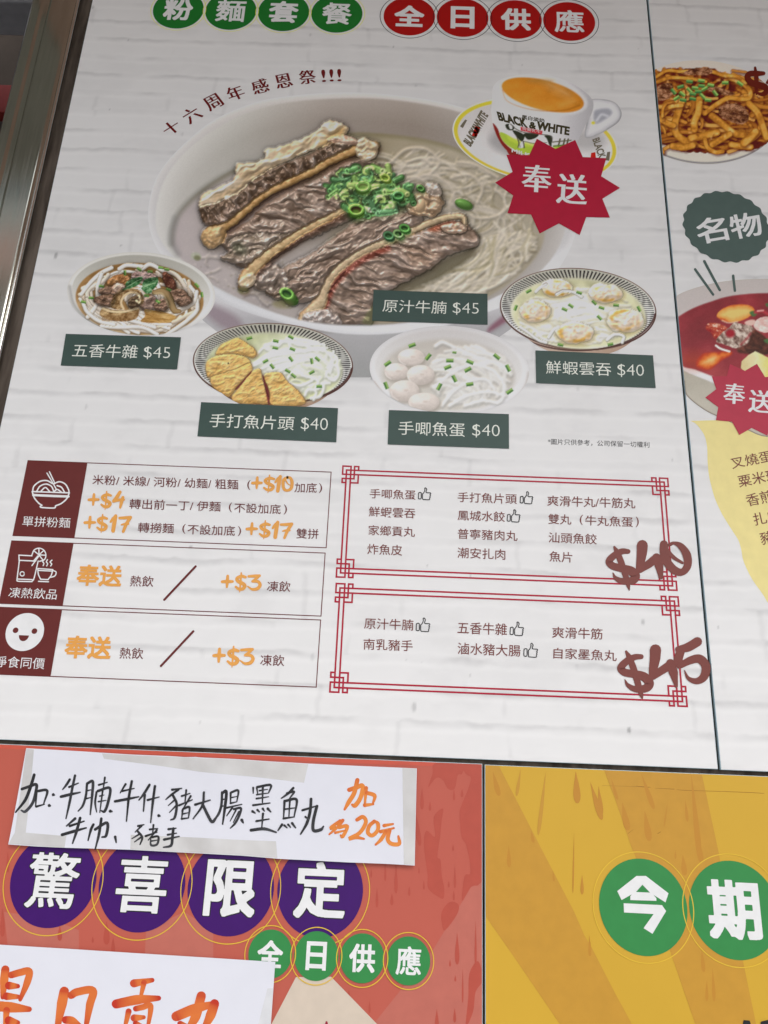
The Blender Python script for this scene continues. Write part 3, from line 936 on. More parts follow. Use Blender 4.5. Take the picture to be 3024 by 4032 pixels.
stroke_mesh("large_price", mstrokes(zr4, [
    ([(1035, 604), (985, 608), (922, 640), (878, 690), (908, 726), (985, 740), (1060, 762), (1098, 812), (1070, 850), (990, 856), (932, 826), (908, 782)], (34, 42, 48, 52, 52, 56, 62, 64, 56, 44, 28, 6)),
    ([(918, 564), (945, 615), (980, 710), (1012, 820), (1036, 900), (1044, 930)], (16, 42, 46, 44, 30, 8)),
    ([(1146, 552), (1142, 620), (1128, 700), (1118, 756)], (78, 72, 58, 42)), ([(1124, 760), (1200, 708), (1258, 672), (1296, 664)], (46, 56, 60, 42)), ([(1262, 656), (1286, 730), (1308, 834)], (60, 62, 22)),
    ([(1325, 548), (1400, 530), (1472, 488)], (46, 62, 64)), ([(1346, 548), (1322, 630), (1330, 678)], (56, 62, 36)), ([(1332, 676), (1420, 632), (1490, 622), (1538, 680), (1522, 760), (1466, 794), (1402, 772), (1372, 712)], (40, 54, 60, 62, 58, 44, 26, 6))], 1.14), 6, M_PRICE, poster)

# ------------------------------------------------------------------ star badges
zq = Zm(1740, 260, 2500, 1659); zs = Zm(2600, 1060, 3024, 1340)
bd = flat("star_badge", [zq.m([(815, 628), (975, 715), (1145, 638), (1210, 785), (1412, 795), (1368, 950), (1530, 1050), (1378, 1143), (1443, 1305), (1240, 1300), (1183, 1455), (1005, 1355), (840, 1442), (765, 1278), (563, 1268), (612, 1115), (457, 1005), (607, 912), (553, 765), (750, 768)])], 6, M_BADGE, poster)
text("lettering", "奉", zq(686, 1078), zq(930, 1096), zq(700, 846), 7, M_WHITE, bd, off=0.0, serif=0.030)
text("lettering", "送", zq(985, 1180), zq(1236, 1198), zq(1002, 925), 7, M_WHITE, bd, off=0.0, serif=0.030)
bd2 = flat("star_badge", [zs.m([(865, 1183), (1050, 1268), (1200, 1180), (1300, 1345), (1500, 1330), (1470, 1480), (1640, 1560), (1500, 1680), (1570, 1860), (1390, 1870), (1330, 2075), (1135, 1978), (980, 2065), (890, 1900), (690, 1882), (718, 1720), (557, 1600), (693, 1495), (638, 1335), (825, 1335)])], 6, M_BADGE2, poster2)
text("lettering", "奉", zs(783, 1668), zs(1040, 1690), zs(800, 1415), 7, M_WHITE, bd2, off=0.0, serif=0.030)
text("lettering", "送", zs(1095, 1780), zs(1372, 1800), zs(1112, 1500), 7, M_WHITE, bd2, off=0.0, serif=0.030)

# ------------------------------------------------------------------ right-hand poster print
zn = Zm(2600, 700, 3024, 1659); zy = Zm(2640, 1640, 3024, 1062); zk = Zm(2500, 200, 3024, 1659)
cx_, cz_ = pl(*zn(1012, 748)); rw = (pl(*zn(1672, 760))[0] - pl(*zn(352, 690))[0]) / 2
sc = [(cx_ + rw * (1 + 0.020 * math.cos(22 * a)) * math.cos(a), cz_ + rw * (1 + 0.020 * math.cos(22 * a)) * math.sin(a)) for a in np.linspace(0, 2 * math.pi, 220, endpoint=False)]
sb_ = xz_flat("scalloped_badge", [sc], WALL_Y - 3 * LAYER, mat("slate_green_badge_ink", ink(72, 86, 82, 980), 0.42), poster2)
text("lettering", "名", zn(604, 1036), zn(1068, 958), zn(516, 654), 4, M_WHITE, sb_, off=0.014)
text("lettering", "物", zn(1120, 962), zn(1600, 880), zn(1030, 590), 4, M_WHITE, sb_, off=0.014)
stroke_mesh("accent_line", mstrokes(zn, [([(535, 1412), (812, 1802)], (38, 38)), ([(676, 1288), (914, 1732)], (40, 40)), ([(1121, 1512), (1147, 1742)], (40, 40))]), 3, mat("slate_green_badge_ink", (0, 0, 0)), poster2)
blob = catmull([(215, 48), (270, 75), (320, 130), (370, 210), (398, 330), (404, 500), (420, 650), (450, 780), (490, 910), (560, 1060), (620, 1160), (690, 1270), (740, 1350), (770, 1450), (790, 1560), (840, 1680), (900, 1790), (1000, 1930), (1062, 2030), (1180, 2200)], 4)
yb_ = flat("yellow_backing", [zy.m(blob + [(1900, 2300), (2100, 900), (1900, 20), (495, 40)])], 1, M_PALEYEL, poster2)
for s, bl, br, tl in (("叉燒蛋", (676, 576), (1124, 488), (640, 452)), ("粟米斑", (752, 776), (1194, 690), (722, 648)), ("香煎", (846, 984), (1130, 928), (806, 852)), ("扎肉", (918, 1192), (1206, 1134), (888, 1060)), ("豬手", (994, 1402), (1280, 1344), (962, 1266))):
    T(yb_, s, zy, bl, br, tl, m=M_LIST, off=0.002, layer=3)
stroke_mesh("large_price", mstrokes(zk, [([(1600, 285), (1520, 288), (1430, 292), (1400, 340), (1450, 400), (1540, 430), (1620, 460), (1640, 510), (1580, 545), (1500, 520)], (50, 70, 74, 74, 80, 86, 84, 74, 50, 20)),
                                        ([(1496, 214), (1512, 350), (1515, 545)], (30, 60, 24)), ([(1650, 400), (1700, 360), (1740, 460)], (40, 60, 50))]), 6, mat("brown_noodle_price_ink", ink(84, 32, 26, 330), 0.42), poster2)


# ------------------------------------------------------------------ lower panels: rays, splashes, discs
zP = Zm(0, 3300, 860, 1659); z4 = Zm(840, 3300, 1920, 1659); z5 = Zm(1640, 2960, 2400, 1568); z6 = Zm(2300, 3000, 3024, 1552)
M_RED_D = mat("red_splash_ink", ink(183, 88, 75, 3400), 0.42); M_RED_L = mat("salmon_ray_ink", ink(191, 112, 99, 3600), 0.42)
M_RED_M = mat("coral_ink", ink(204, 96, 80, 3100), 0.42)
M_CREAM = mat("cream_ray_ink", ink(212, 197, 180, 3900), 0.42)
M_OR_RAY = mat("ochre_ray_ink", ink(198, 149, 64, 3500), 0.42); M_OR_D = mat("ochre_splash_ink", ink(193, 138, 60, 3500), 0.42, grain=0.0)


def clip_poly(poly, x0, x1, z0, z1):
    """keep the ink on its own panel (plane coordinates)"""
    def cut(p, f, inter):
        out = []
        for i in range(len(p)):
            a, b = p[i], p[(i + 1) % len(p)]
            if f(a):
                out.append(a)
                if not f(b): out.append(inter(a, b))
            elif f(b): out.append(inter(a, b))
        return out
    for ax, lim, sg in ((0, x0, 1), (0, x1, -1), (1, z0, 1), (1, z1, -1)):
        f = lambda a: (a[ax] - lim) * sg >= 0
        inter = lambda a, b: tuple(a[k] + (b[k] - a[k]) * (lim - a[ax]) / (b[ax] - a[ax]) for k in (0, 1))
        poly = cut(poly, f, inter)
        if not poly: return poly
    return poly


_ink_n = [0]


def panel_ink(name, pts, layer, m, parent, lim):
    _ink_n[0] += 1
    layer += 0.016 * _ink_n[0]                  # every patch of ink a hair above the one before
    p = clip_poly([pl(*q) for q in pts], *lim)
    return xz_flat(name, [p], WALL_Y - layer * LAYER, m, parent) if len(p) > 2 else None


RL = (-0.61, 0.1222, 0.91, ZLT - 0.001); YL = (0.1272, 0.86, 0.91, ZLT - 0.0018)


def spindle(z, cx, cy, w, h, tilt=0.0):
    """a drip of splashed paint: pointed top, round bottom"""
    o = []
    for t in np.linspace(0, 2 * math.pi, 18, endpoint=False):
        v = -math.cos(t) * h; k = 0.55 + 0.45 * (v / h)
        o.append(z(cx + math.sin(t) * w * max(k, 0.12) + tilt * v, cy + v))
    return o


# salmon rays and drips of the red panel
for nm, pts in (("pale_ray", z5.m([(545, 985), (545, 2300), (-420, 2300), (140, 1600), (440, 1105)])),
                ("pale_ray", zP.m([(30, 560), (380, 610), (600, 700), (600, 850), (60, 830)])), ("pale_ray", zP.m([(1110, 700), (1400, 560), (1620, 700), (1620, 1000), (1100, 900)]))):
    panel_ink(nm, pts, 1, M_RED_L, red, RL)
panel_ink("coral_band", [(-60, 2900), (1900, 2990), (1900, 3022), (1500, 3010), (900, 2985), (300, 2958), (-60, 2945)], 1.2, M_RED_M, red, RL)
RS = random.Random(5)
for pts in ([(150, 95), (370, 100), (370, 180), (335, 190), (310, 300), (255, 300), (215, 232), (160, 212), (95, 290), (130, 180)],
            [(372, 100), (545, 100), (545, 978), (440, 1100), (370, 1210), (390, 1010), (435, 990), (430, 880), (400, 750), (365, 690), (350, 520), (360, 450), (420, 300), (442, 210), (400, 180)],
            [(215, 460), (205, 560), (190, 700), (170, 850), (195, 880), (205, 1000), (225, 1110), (220, 1190), (180, 1180), (95, 1110), (90, 1000), (60, 760), (80, 640), (150, 690), (140, 530)],
            [(270, 1220), (340, 1240), (330, 1320), (232, 1450), (207, 1400), (205, 1300)], [(-30, 480), (10, 560), (40, 720), (20, 760), (-30, 600)],
            [(430, 1800), (500, 1700), (540, 1850), (480, 1950), (460, 2110), (400, 2230), (420, 2000)]):
    panel_ink("paint_splash", catmull(z5.m(pts), 4, closed=True), 1.6 + 0.02 * len(pts), M_RED_D, red, RL)
for cx, cy, w, h in ((305, 350, 14, 45), (370, 335, 16, 34), (110, 440, 15, 40), (297, 778, 12, 26), (312, 1020, 14, 90), (262, 1075, 11, 26), (303, 1165, 12, 40), (60, 1080, 11, 40), (330, 1600, 28, 130), (315, 1840, 12, 26), (272, 1715, 12, 30), (375, 1900, 10, 140), (480, 1560, 14, 190), (165, 2180, 26, 90), (310, 2140, 18, 60), (20, 960, 8, 30), (45, 380, 22, 90)):
    panel_ink("paint_drip", spindle(z5, cx, cy, w, h), 2.2, M_RED_D, red, RL)
for cx, cy, w, h in ((1105, 240, 16, 95), (1080, 370, 14, 36), (990, 360, 12, 60), (1185, 320, 10, 30), (945, 1020, 10, 40), (1040, 200, 10, 60), (820, 940, 9, 24), (955, 210, 7, 30)):
    panel_ink("paint_drip", spindle(z4, cx, cy, w, h), 2.2, M_RED_D, red, RL)
for cx, cy, w, h in ((705, 770, 12, 24), (810, 720, 36, 90), (455, 720, 26, 60), (860, 810, 22, 60), (20, 640, 26, 110), (140, -80, 30, 140), (60, 180, 16, 80)):
    panel_ink("paint_drip", spindle(zP, cx, cy, w, h), 2.2, M_RED_D, red, RL)
panel_ink("cream_ray", z4.m([(500, 840), (712, 838), (990, 1124), (1250, 1400), (215, 1400), (352, 1124)]), 2.6, M_CREAM, red, RL)
panel_ink("printed_shape", z4.m([(670, 1150), (680, 1106), (690, 1108), (700, 1150)]), 3, mat("crimson_ink_low", ink(150, 40, 60, 3900), 0.42), red, RL)
# title discs of the red panel
for k, (z, a, b, y, c) in enumerate(((zP, 68, 722, 685, "驚"), (zP, 742, 1400, 718, "喜"), (zP, 1418, 2076, 747, "限"), (z4, 383, 903, 605, "定"))):
    disc_title(red, z, a, b, y, c, M_PURPLE, M_YLINE, 1.155, size=0.60, off={"驚": 0.012, "喜": 0.019}.get(c, 0.030), layer=4.6 + 0.05 * k, outline=M_DARKTXT, ring_t=0.0010)
for k, (a, b, y, c) in enumerate(((210, 475, 850, "全"), (488, 755, 863, "日"), (765, 1033, 877, "供"), (1048, 1311, 890, "應"))):
    disc_title(red, z4, a, b, y, c, M_GREEN_B, M_YLINE, 1.16, size=0.585, off=0.030 if c != "應" else 0.015, layer=10 + 0.05 * k, ring_t=0.0010)
# yellow panel
panel_ink("ochre_ray", [z5(556, 98), z5(660, 98), z5(1000, 760), z5(1280, 1300), z6(0, 1460), z6(60, 1560), z6(260, 1950), z6(560, 2500), z5(1360, 2500), z5(760, 1620), z5(556, 1330)], 1, M_OR_RAY, yel, YL)
panel_ink("ochre_ray", z6.m([(165, 60), (990, 90), (1130, 740), (1160, 900), (1340, 1680), (1500, 2450), (1020, 2450), (740, 1640), (600, 1200), (400, 720), (270, 340)]), 1.2, M_OR_RAY, yel, YL)
for cx, cy, w, h, t in ((535, 250, 34, 150, .35), (345, 460, 44, 120, .2), (530, 540, 44, 130, .15), (940, 470, 38, 380, .1), (862, 410, 20, 95, .1), (1090, 1880, 22, 145, .05), (1035, 1930, 20, 90, 0), (1000, 1680, 26, 95, .1), (255, 230, 20, 90, .3),
                        (840, 870, 36, 90, .1), (770, 780, 12, 40, 0), (45, 1550, 16, 90, 0), (100, 330, 40, 160, .3), (690, 440, 10, 110, -.15), (980, 760, 34, 80, .1)):
    panel_ink("paint_drip", spindle(z6, cx, cy, w, h, t), 1.6, M_OR_D, yel, YL)
for cx, cy, w, h, t in ((680, 880, 20, 210, -.12), (750, 850, 26, 90, .02), (968, 880, 13, 115, -.1), (645, 260, 34, 100, .25), (1300, 290, 44, 130, .05), (1490, 400, 30, 120, .1), (940, 690, 20, 50, .2), (1112, 1010, 13, 45, .1), (600, 450, 9, 120, -.3), (1412, 1600, 12, 60, 0), (1275, 900, 9, 250, -.02), (1345, 1080, 20, 80, 0), (1020, 420, 24, 260, -.12), (830, 250, 20, 110, -.15)):
    panel_ink("paint_drip", spindle(z5, cx, cy, w, h, t), 1.6, M_OR_D if t > -.05 else M_OR_RAY, yel, YL)
stroke_mesh("scuff", [(z6.m([(440, 205), (520, 212), (560, 214)]), [2, 3, 1]), (z6.m([(600, 222), (760, 230)]), [1, 2]), (z6.m([(780, 234), (860, 240), (1060, 246), (1400, 258), (1520, 266)]), [1, 2, 1, 1.5, 1]), (z6.m([(150, 200), (440, 208)]), [0.6, 1]), (z6.m([(370, 605), (415, 570)]), [1.5, .6]), (z6.m([(620, 605), (645, 590)]), [2, 2])],
            2, mat("scuff_mark", ink(150, 106, 50, 3100), 0.6, grain=0), yel)
for k, (a, b, y, c) in enumerate(((130, 875, 1638, ""), (893, 1652, 1672, "期"))):
    dd_ = disc_title(yel, z6, a, b, y, c, M_GREEN_B, M_YLINE, 1.14, size=0.60, off=0.034, layer=4.6 + 0.05 * k, ring_t=0.0010)
    if not c:      # the heavy cut character with its flat bar under the roof
        vs_, fs_ = [], []
        for n, q in enumerate(([(440, 962), (491, 962), (491, 1035), (435, 1098), (315, 1165), (278, 1090)], [(490, 962), (520, 962), (710, 1108), (685, 1185), (555, 1103), (490, 1035)], [(420, 1096), (568, 1103), (608, 1150), (608, 1172), (388, 1165), (388, 1132)], [(332, 1192), (655, 1208), (690, 1258), (575, 1450), (500, 1402), (585, 1283), (335, 1270)])):
            b0 = len(vs_)
            for p_ in z6.m(q): X_, Z_ = pl(*p_); vs_.append((X_, WALL_Y - (6.4 + 0.1 * n) * LAYER, Z_))
            fs_.append(tuple(range(b0, len(vs_)))[::-1])
        mesh_obj("character", vs_, fs_, M_WHITE, dd_)
for pts in ([(1325, 2260), (1345, 2178), (1395, 2182), (1420, 2260)], [(1470, 2260), (1492, 2190), (1550, 2176), (1640, 2200), (1640, 2260)]):
    panel_ink("brush_character", z6.m(pts), 4, M_DARKTXT, yel, YL)

# ------------------------------------------------------------------ handwritten paper notes taped on the red panel
zn1 = Zm(0, 2880, 860, 1659); zn2 = Zm(800, 2920, 1660, 1659)


def paper_fn(seed, amp, lift, z0, z1):
    def f(X, Z):
        v = (Z - z0) / (z1 - z0)
        w = (fbm(X * 7.0, Z * 6.0, seed, 3) - 0.5) * amp + (fbm(X * 26.0, Z * 22.0, seed + 3, 2) - 0.5) * amp * 0.22
        return WALL_Y - 0.0038 - w - lift * np.maximum(0.0, 1 - v) ** 2
    return f


def sheet_grid(name, top, bottom, fn, material, parent=None, nx=70, nz=26, thick=0.0, layer=0.0):
    """a paper sheet between a top and a bottom edge (photo px polylines), bent by fn"""
    tp = np.array([pl(*q) for q in top]); bt = np.array([pl(*q) for q in bottom])

    def along(p, t):
        d = np.r_[0, np.cumsum(np.linalg.norm(np.diff(p, axis=0), axis=1))]; d /= d[-1]
        return np.stack([np.interp(t, d, p[:, 0]), np.interp(t, d, p[:, 1])], -1)
    t = np.linspace(0, 1, nx); A, B = along(tp, t), along(bt, t)
    vs, fs = [], []
    for j in range(nz):
        v = j / (nz - 1)
        X, Z = (A * (1 - v) + B * v).T
        vs += list(zip(X.tolist(), (fn(X, Z) - layer * LAYER).tolist(), Z.tolist()))
    for j in range(nz - 1):
        for i in range(nx - 1):
            a = j * nx + i
            fs.append((a, a + nx, a + nx + 1, a + 1))
    o = mesh_obj(name, vs, fs, material, parent, smooth=True)
    return o


def paper_mat():
    m = mat("white_paper", (0.735, 0.738, 0.80), 0.75, 0.2, grain=0.015, gscale=30)
    return m


def tape_mat():
    m = bpy.data.materials.new("old_clear_tape"); m.use_nodes = True
    nt = m.node_tree; b = nt.nodes["Principled BSDF"]
    g = nt.nodes.new("ShaderNodeNewGeometry"); n = nt.nodes.new("ShaderNodeTexNoise"); n.inputs["Scale"].default_value = 28; n.inputs["Detail"].default_value = 4
    nt.links.new(g.outputs["Position"], n.inputs["Vector"])
    cr = nt.nodes.new("ShaderNodeValToRGB")
    cr.color_ramp.elements[0].position = 0.35; cr.color_ramp.elements[0].color = (0.54, 0.525, 0.515, 1)
    cr.color_ramp.elements[1].position = 0.70; cr.color_ramp.elements[1].color = (0.635, 0.625, 0.62, 1)
    nt.links.new(n.outputs[0], cr.inputs["Fac"]); nt.links.new(cr.outputs[0], b.inputs["Base Color"])
    b.inputs["Roughness"].default_value = 0.22; b.inputs["Specular IOR Level"].default_value = 0.5
    bp = nt.nodes.new("ShaderNodeBump"); bp.inputs["Strength"].default_value = 0.35; bp.inputs["Distance"].default_value = 0.0015
    nt.links.new(n.outputs[0], bp.inputs["Height"]); nt.links.new(bp.outputs[0], b.inputs["Normal"])
    return m


PAPER, TAPE = paper_mat(), tape_mat()
top1 = [zn1(210, 128), zn1(600, 150), zn1(1000, 176), zn1(1300, 188), zn1(1420, 196), zn1(1490, 194), zn2(0, 122), zn2(240, 132), zn2(500, 150), zn2(800, 167), zn2(1200, 186), zn2(1622, 204)]
bot1 = [zn1(82, 855), zn1(300, 870), zn1(520, 880), zn1(1000, 895), zn1(1400, 916), zn2(0, 846), zn2(300, 862), zn2(590, 886), zn2(1080, 912), zn2(1400, 925), zn2(1605, 937)]
zb0, zt0 = pl(*zn1(500, 880))[1], pl(*zn1(500, 150))[1]
f1 = paper_fn(11, 0.0046, 0.0030, zb0, zt0)
note = sheet_grid("handwritten_note", top1, bot1, f1, PAPER)
tag(note, "long white paper strip with black and orange handwriting taped above the purple title discs", "note", "handwritten notes on the red panel")
for tp_, bt_ in (([zn1(212, 132), zn1(270, 138)], [zn1(128, 770), zn1(212, 768)]), ([zn1(128, 768), zn1(212, 766), zn1(520, 792)], [zn1(84, 850), zn1(300, 866), zn1(508, 878)]),
                 ([zn1(785, 168), zn1(1100, 186), zn2(0, 126), zn2(240, 136), zn2(500, 154), zn2(800, 172)], [zn1(800, 208), zn1(1200, 258), zn2(0, 232), zn2(400, 268), zn2(768, 312)]),
                 ([zn1(1005, 782), zn1(1300, 795), zn2(0, 728), zn2(300, 744), zn2(558, 754)], [zn1(1003, 892), zn1(1400, 912), zn2(0, 842), zn2(300, 858), zn2(570, 880)]),
                 ([zn2(1513, 202), zn2(1618, 206)], [zn2(1523, 928), zn2(1604, 934)])):
    sheet_grid("tape", tp_, bt_, f1, TAPE, note, nx=24, nz=12, layer=1.0)
hw1 = [  # first row, black marker
    ([(180, 437), (240, 416), (286, 402), (288, 440), (262, 540), (208, 606), (176, 598)], 16), ([(272, 330), (245, 420), (205, 520), (134, 612)], 17), ([(290, 452), (284, 570)], 14), ([(300, 452), (370, 450), (345, 548)], 15), ([(290, 570), (350, 552)], 13),
    ([(418, 480), (424, 482)], 19), ([(388, 562), (395, 564)], 19),
    ([(540, 365), (515, 405), (487, 440)], 14), ([(536, 422), (606, 392)], 13), ([(475, 495), (545, 478), (620, 462)], 16), ([(580, 335), (560, 430), (540, 540), (515, 660)], 14),
    ([(672, 395), (665, 480), (642, 560), (606, 604)], 13), ([(676, 394), (716, 380), (712, 480), (698, 630)], 15), ([(672, 450), (706, 442)], 10), ([(666, 510), (704, 500)], 10),
    ([(762, 406), (826, 386)], 12), ([(808, 350), (795, 440)], 12), ([(745, 460), (735, 540), (746, 610)], 12), ([(755, 452), (846, 430), (832, 540), (806, 605), (782, 600)], 15), ([(770, 490), (802, 482)], 9), ([(760, 532), (818, 522)], 10), ([(792, 450), (770, 615)], 11), ([(850, 604), (862, 606)], 19),
    ([(965, 400), (925, 465)], 13), ([(942, 452), (1030, 432)], 12), ([(886, 530), (980, 512), (1065, 495)], 15), ([(1012, 378), (990, 500), (972, 680)], 14),
    ([(1145, 405), (1105, 470), (1066, 520)], 14), ([(1110, 480), (1100, 605)], 14), ([(1132, 520), (1218, 497)], 13), ([(1186, 415), (1170, 540), (1155, 690)], 14), ([(1216, 638), (1224, 640)], 18),
    ([(1315, 442), (1388, 432)], 13), ([(1365, 440), (1310, 480), (1268, 516)], 12), ([(1318, 478), (1350, 550), (1336, 650), (1306, 670)], 14), ([(1334, 520), (1286, 562)], 10), ([(1342, 565), (1296, 614)], 10),
    ([(1388, 490), (1450, 470)], 12), ([(1422, 445), (1412, 545)], 12), ([(1368, 560), (1468, 518)], 12), ([(1456, 490), (1388, 604)], 12), ([(1396, 590), (1388, 660)], 12), ([(1402, 585), (1446, 575), (1440, 652)], 13), ([(1396, 625), (1440, 615)], 10), ([(1388, 662), (1440, 655)], 12),
    ([(1490, 555), (1604, 520)], 14), ([(1556, 462), (1545, 560), (1475, 662)], 13), ([(1550, 560), (1590, 640), (1622, 685), (1660, 640)], 16)]
hw2 = [
    ([(150, 385), (145, 480), (122, 552), (76, 606)], 14), ([(152, 390), (182, 380), (172, 500), (155, 625)], 16), ([(150, 440), (176, 434)], 10), ([(146, 490), (170, 486)], 10), ([(215, 390), (214, 470)], 13), ([(220, 385), (272, 372), (262, 455)], 13), ([(218, 425), (262, 416)], 9), ([(214, 468), (262, 456)], 11),
    ([(183, 502), (300, 475)], 12), ([(228, 500), (186, 562)], 12), ([(240, 512), (292, 504), (280, 560), (248, 620), (214, 655)], 13), ([(255, 520), (212, 602)], 10), ([(278, 530), (236, 612)], 10), ([(300, 594), (310, 614)], 18),
    ([(385, 350), (385, 392)], 12), ([(412, 350), (420, 402)], 11), ([(415, 345), (516, 330), (502, 388)], 14), ([(432, 372), (494, 362)], 10), ([(458, 345), (455, 462)], 13), ([(412, 402), (502, 390)], 10), ([(410, 432), (502, 418)], 11), ([(385, 482), (512, 465)], 13),
    ([(380, 528), (400, 541)], 15), ([(418, 518), (432, 532)], 14), ([(458, 508), (470, 526)], 14), ([(496, 508), (518, 532)], 16), ([(410, 602), (506, 586)], 13), ([(460, 545), (450, 660)], 13), ([(370, 670), (470, 660), (560, 686)], 17),
    ([(688, 352), (650, 392), (598, 430)], 14), ([(640, 392), (694, 380), (660, 430)], 13), ([(622, 450), (615, 582)], 14), ([(625, 450), (712, 440), (696, 562)], 15), ([(622, 512), (702, 502)], 11), ([(662, 450), (655, 576)], 11), ([(615, 582), (696, 570)], 13), ([(604, 628), (574, 672)], 15), ([(622, 634), (642, 652)], 13), ([(650, 628), (668, 648)], 13), ([(680, 618), (706, 652)], 15),
    ([(758, 520), (872, 485)], 14), ([(822, 435), (815, 530), (790, 620), (744, 700)], 16), ([(866, 490), (840, 600), (842, 672), (896, 666), (916, 642)], 17), ([(780, 570), (806, 590)], 12)]
hw3 = [
    ([(584, 660), (520, 716)], 16), ([(545, 716), (652, 680)], 15), ([(488, 782), (576, 756), (668, 730)], 17), ([(622, 656), (595, 760), (568, 846)], 16), ([(722, 705), (704, 745), (684, 824)], 15), ([(736, 742), (826, 692), (820, 786), (788, 800)], 16), ([(782, 660), (765, 780), (738, 892)], 15), ([(888, 798), (896, 840)], 16),
    ([(1060, 716), (1104, 706)], 13), ([(1086, 716), (1038, 762)], 12), ([(1058, 756), (1092, 802), (1076, 856)], 13), ([(1072, 776), (1014, 812)], 11), ([(1082, 802), (1034, 836)], 11), ([(1148, 742), (1208, 735)], 12), ([(1176, 708), (1170, 782)], 12), ([(1118, 792), (1204, 762)], 13), ([(1202, 746), (1138, 822)], 12), ([(1158, 802), (1212, 796), (1206, 852), (1160, 860), (1156, 806)], 12), ([(1160, 830), (1206, 822)], 10),
    ([(1290, 740), (1346, 733)], 14), ([(1284, 782), (1350, 770)], 12), ([(1258, 818), (1370, 795)], 15), ([(1326, 735), (1320, 800), (1310, 862), (1254, 876)], 15)]
hwo = [
    ([(1110, 366), (1160, 350), (1212, 336), (1198, 420), (1156, 484), (1132, 478)], 24), ([(1172, 292), (1148, 390), (1106, 460), (1076, 514)], 24), ([(1238, 352), (1228, 480)], 22), ([(1242, 388), (1302, 410), (1290, 468)], 22), ([(1228, 482), (1292, 474)], 22),
    ([(1042, 600), (970, 654), (1012, 654), (960, 702)], 18), ([(1062, 596), (1030, 648), (1096, 640), (1062, 718), (1046, 708)], 19), ([(1006, 690), (1082, 672)], 15), ([(1170, 592), (1214, 570), (1236, 612), (1190, 690), (1112, 734), (1160, 724), (1222, 736)], 21), ([(1300, 604), (1262, 640), (1252, 690), (1286, 710), (1326, 670), (1326, 620), (1296, 600)], 21),
    ([(1375, 636), (1442, 624)], 20), ([(1348, 682), (1448, 655)], 20), ([(1388, 680), (1352, 740), (1310, 780)], 21), ([(1416, 670), (1402, 740), (1432, 774), (1488, 772), (1482, 716)], 22)]


def hws(z, lst):
    out = []
    for p, w in lst:
        n = len(p)
        out.append((z.m(p), [w * z.k * 1.5 * (0.90 if i == 0 else (0.50 if i == n - 1 else 0.95)) for i in range(n)]))
    return out


BLACK_MARKER = vmat("black_marker", 0.5, 0.3); ORANGE_MARKER = vmat("orange_marker", 0.5, 0.3)


def black_fn(si, t, side):
    v = 0.012 + 0.035 * vnoise(np.array(si * 3.1 + t * 2.2), np.array(si * 1.7), 4) * (0.4 + t)
    return (v, v, v * 1.15)


def orange_fn(si, t, side):
    e = abs(t - 0.5) * 2
    n = float(vnoise(np.array(si * 2.3 + t * 1.8), np.array(si * 1.3 + side), 8))
    k = min(1.0, 0.25 * n + 0.55 * (e ** 3) + 0.1)
    a = np.array((0.80, 0.28, 0.045)); b = np.array((0.62, 0.11, 0.02))
    return tuple(a * (1 - k) + b * k)


def red_fn(si, t, side):
    e = abs(t - 0.5) * 2
    n = float(vnoise(np.array(si * 2.3 + t * 2.5), np.array(si * 1.3 + side * 0.6), 9))
    k = min(1.0, 0.55 * n + 0.6 * (e ** 4))
    a = np.array((0.74, 0.20, 0.04)); b = np.array((0.52, 0.035, 0.014))
    return tuple(a * (1 - k) + b * k)


stroke_mesh("handwriting", hws(zn1, hw1), 2.2, BLACK_MARKER, note, fn=f1, colfn=black_fn, dl=0.1)
stroke_mesh("handwriting", hws(zn2, hw2), 2.2, BLACK_MARKER, note, fn=f1, colfn=black_fn, dl=0.1)
stroke_mesh("handwriting", hws(zn1, hw3), 2.2, BLACK_MARKER, note, fn=f1, colfn=black_fn, dl=0.1)
stroke_mesh("orange_handwriting", hws(zn2, hwo), 2.2, ORANGE_MARKER, note, fn=f1, colfn=orange_fn, dl=0.1)["label"] = "orange marker writing"

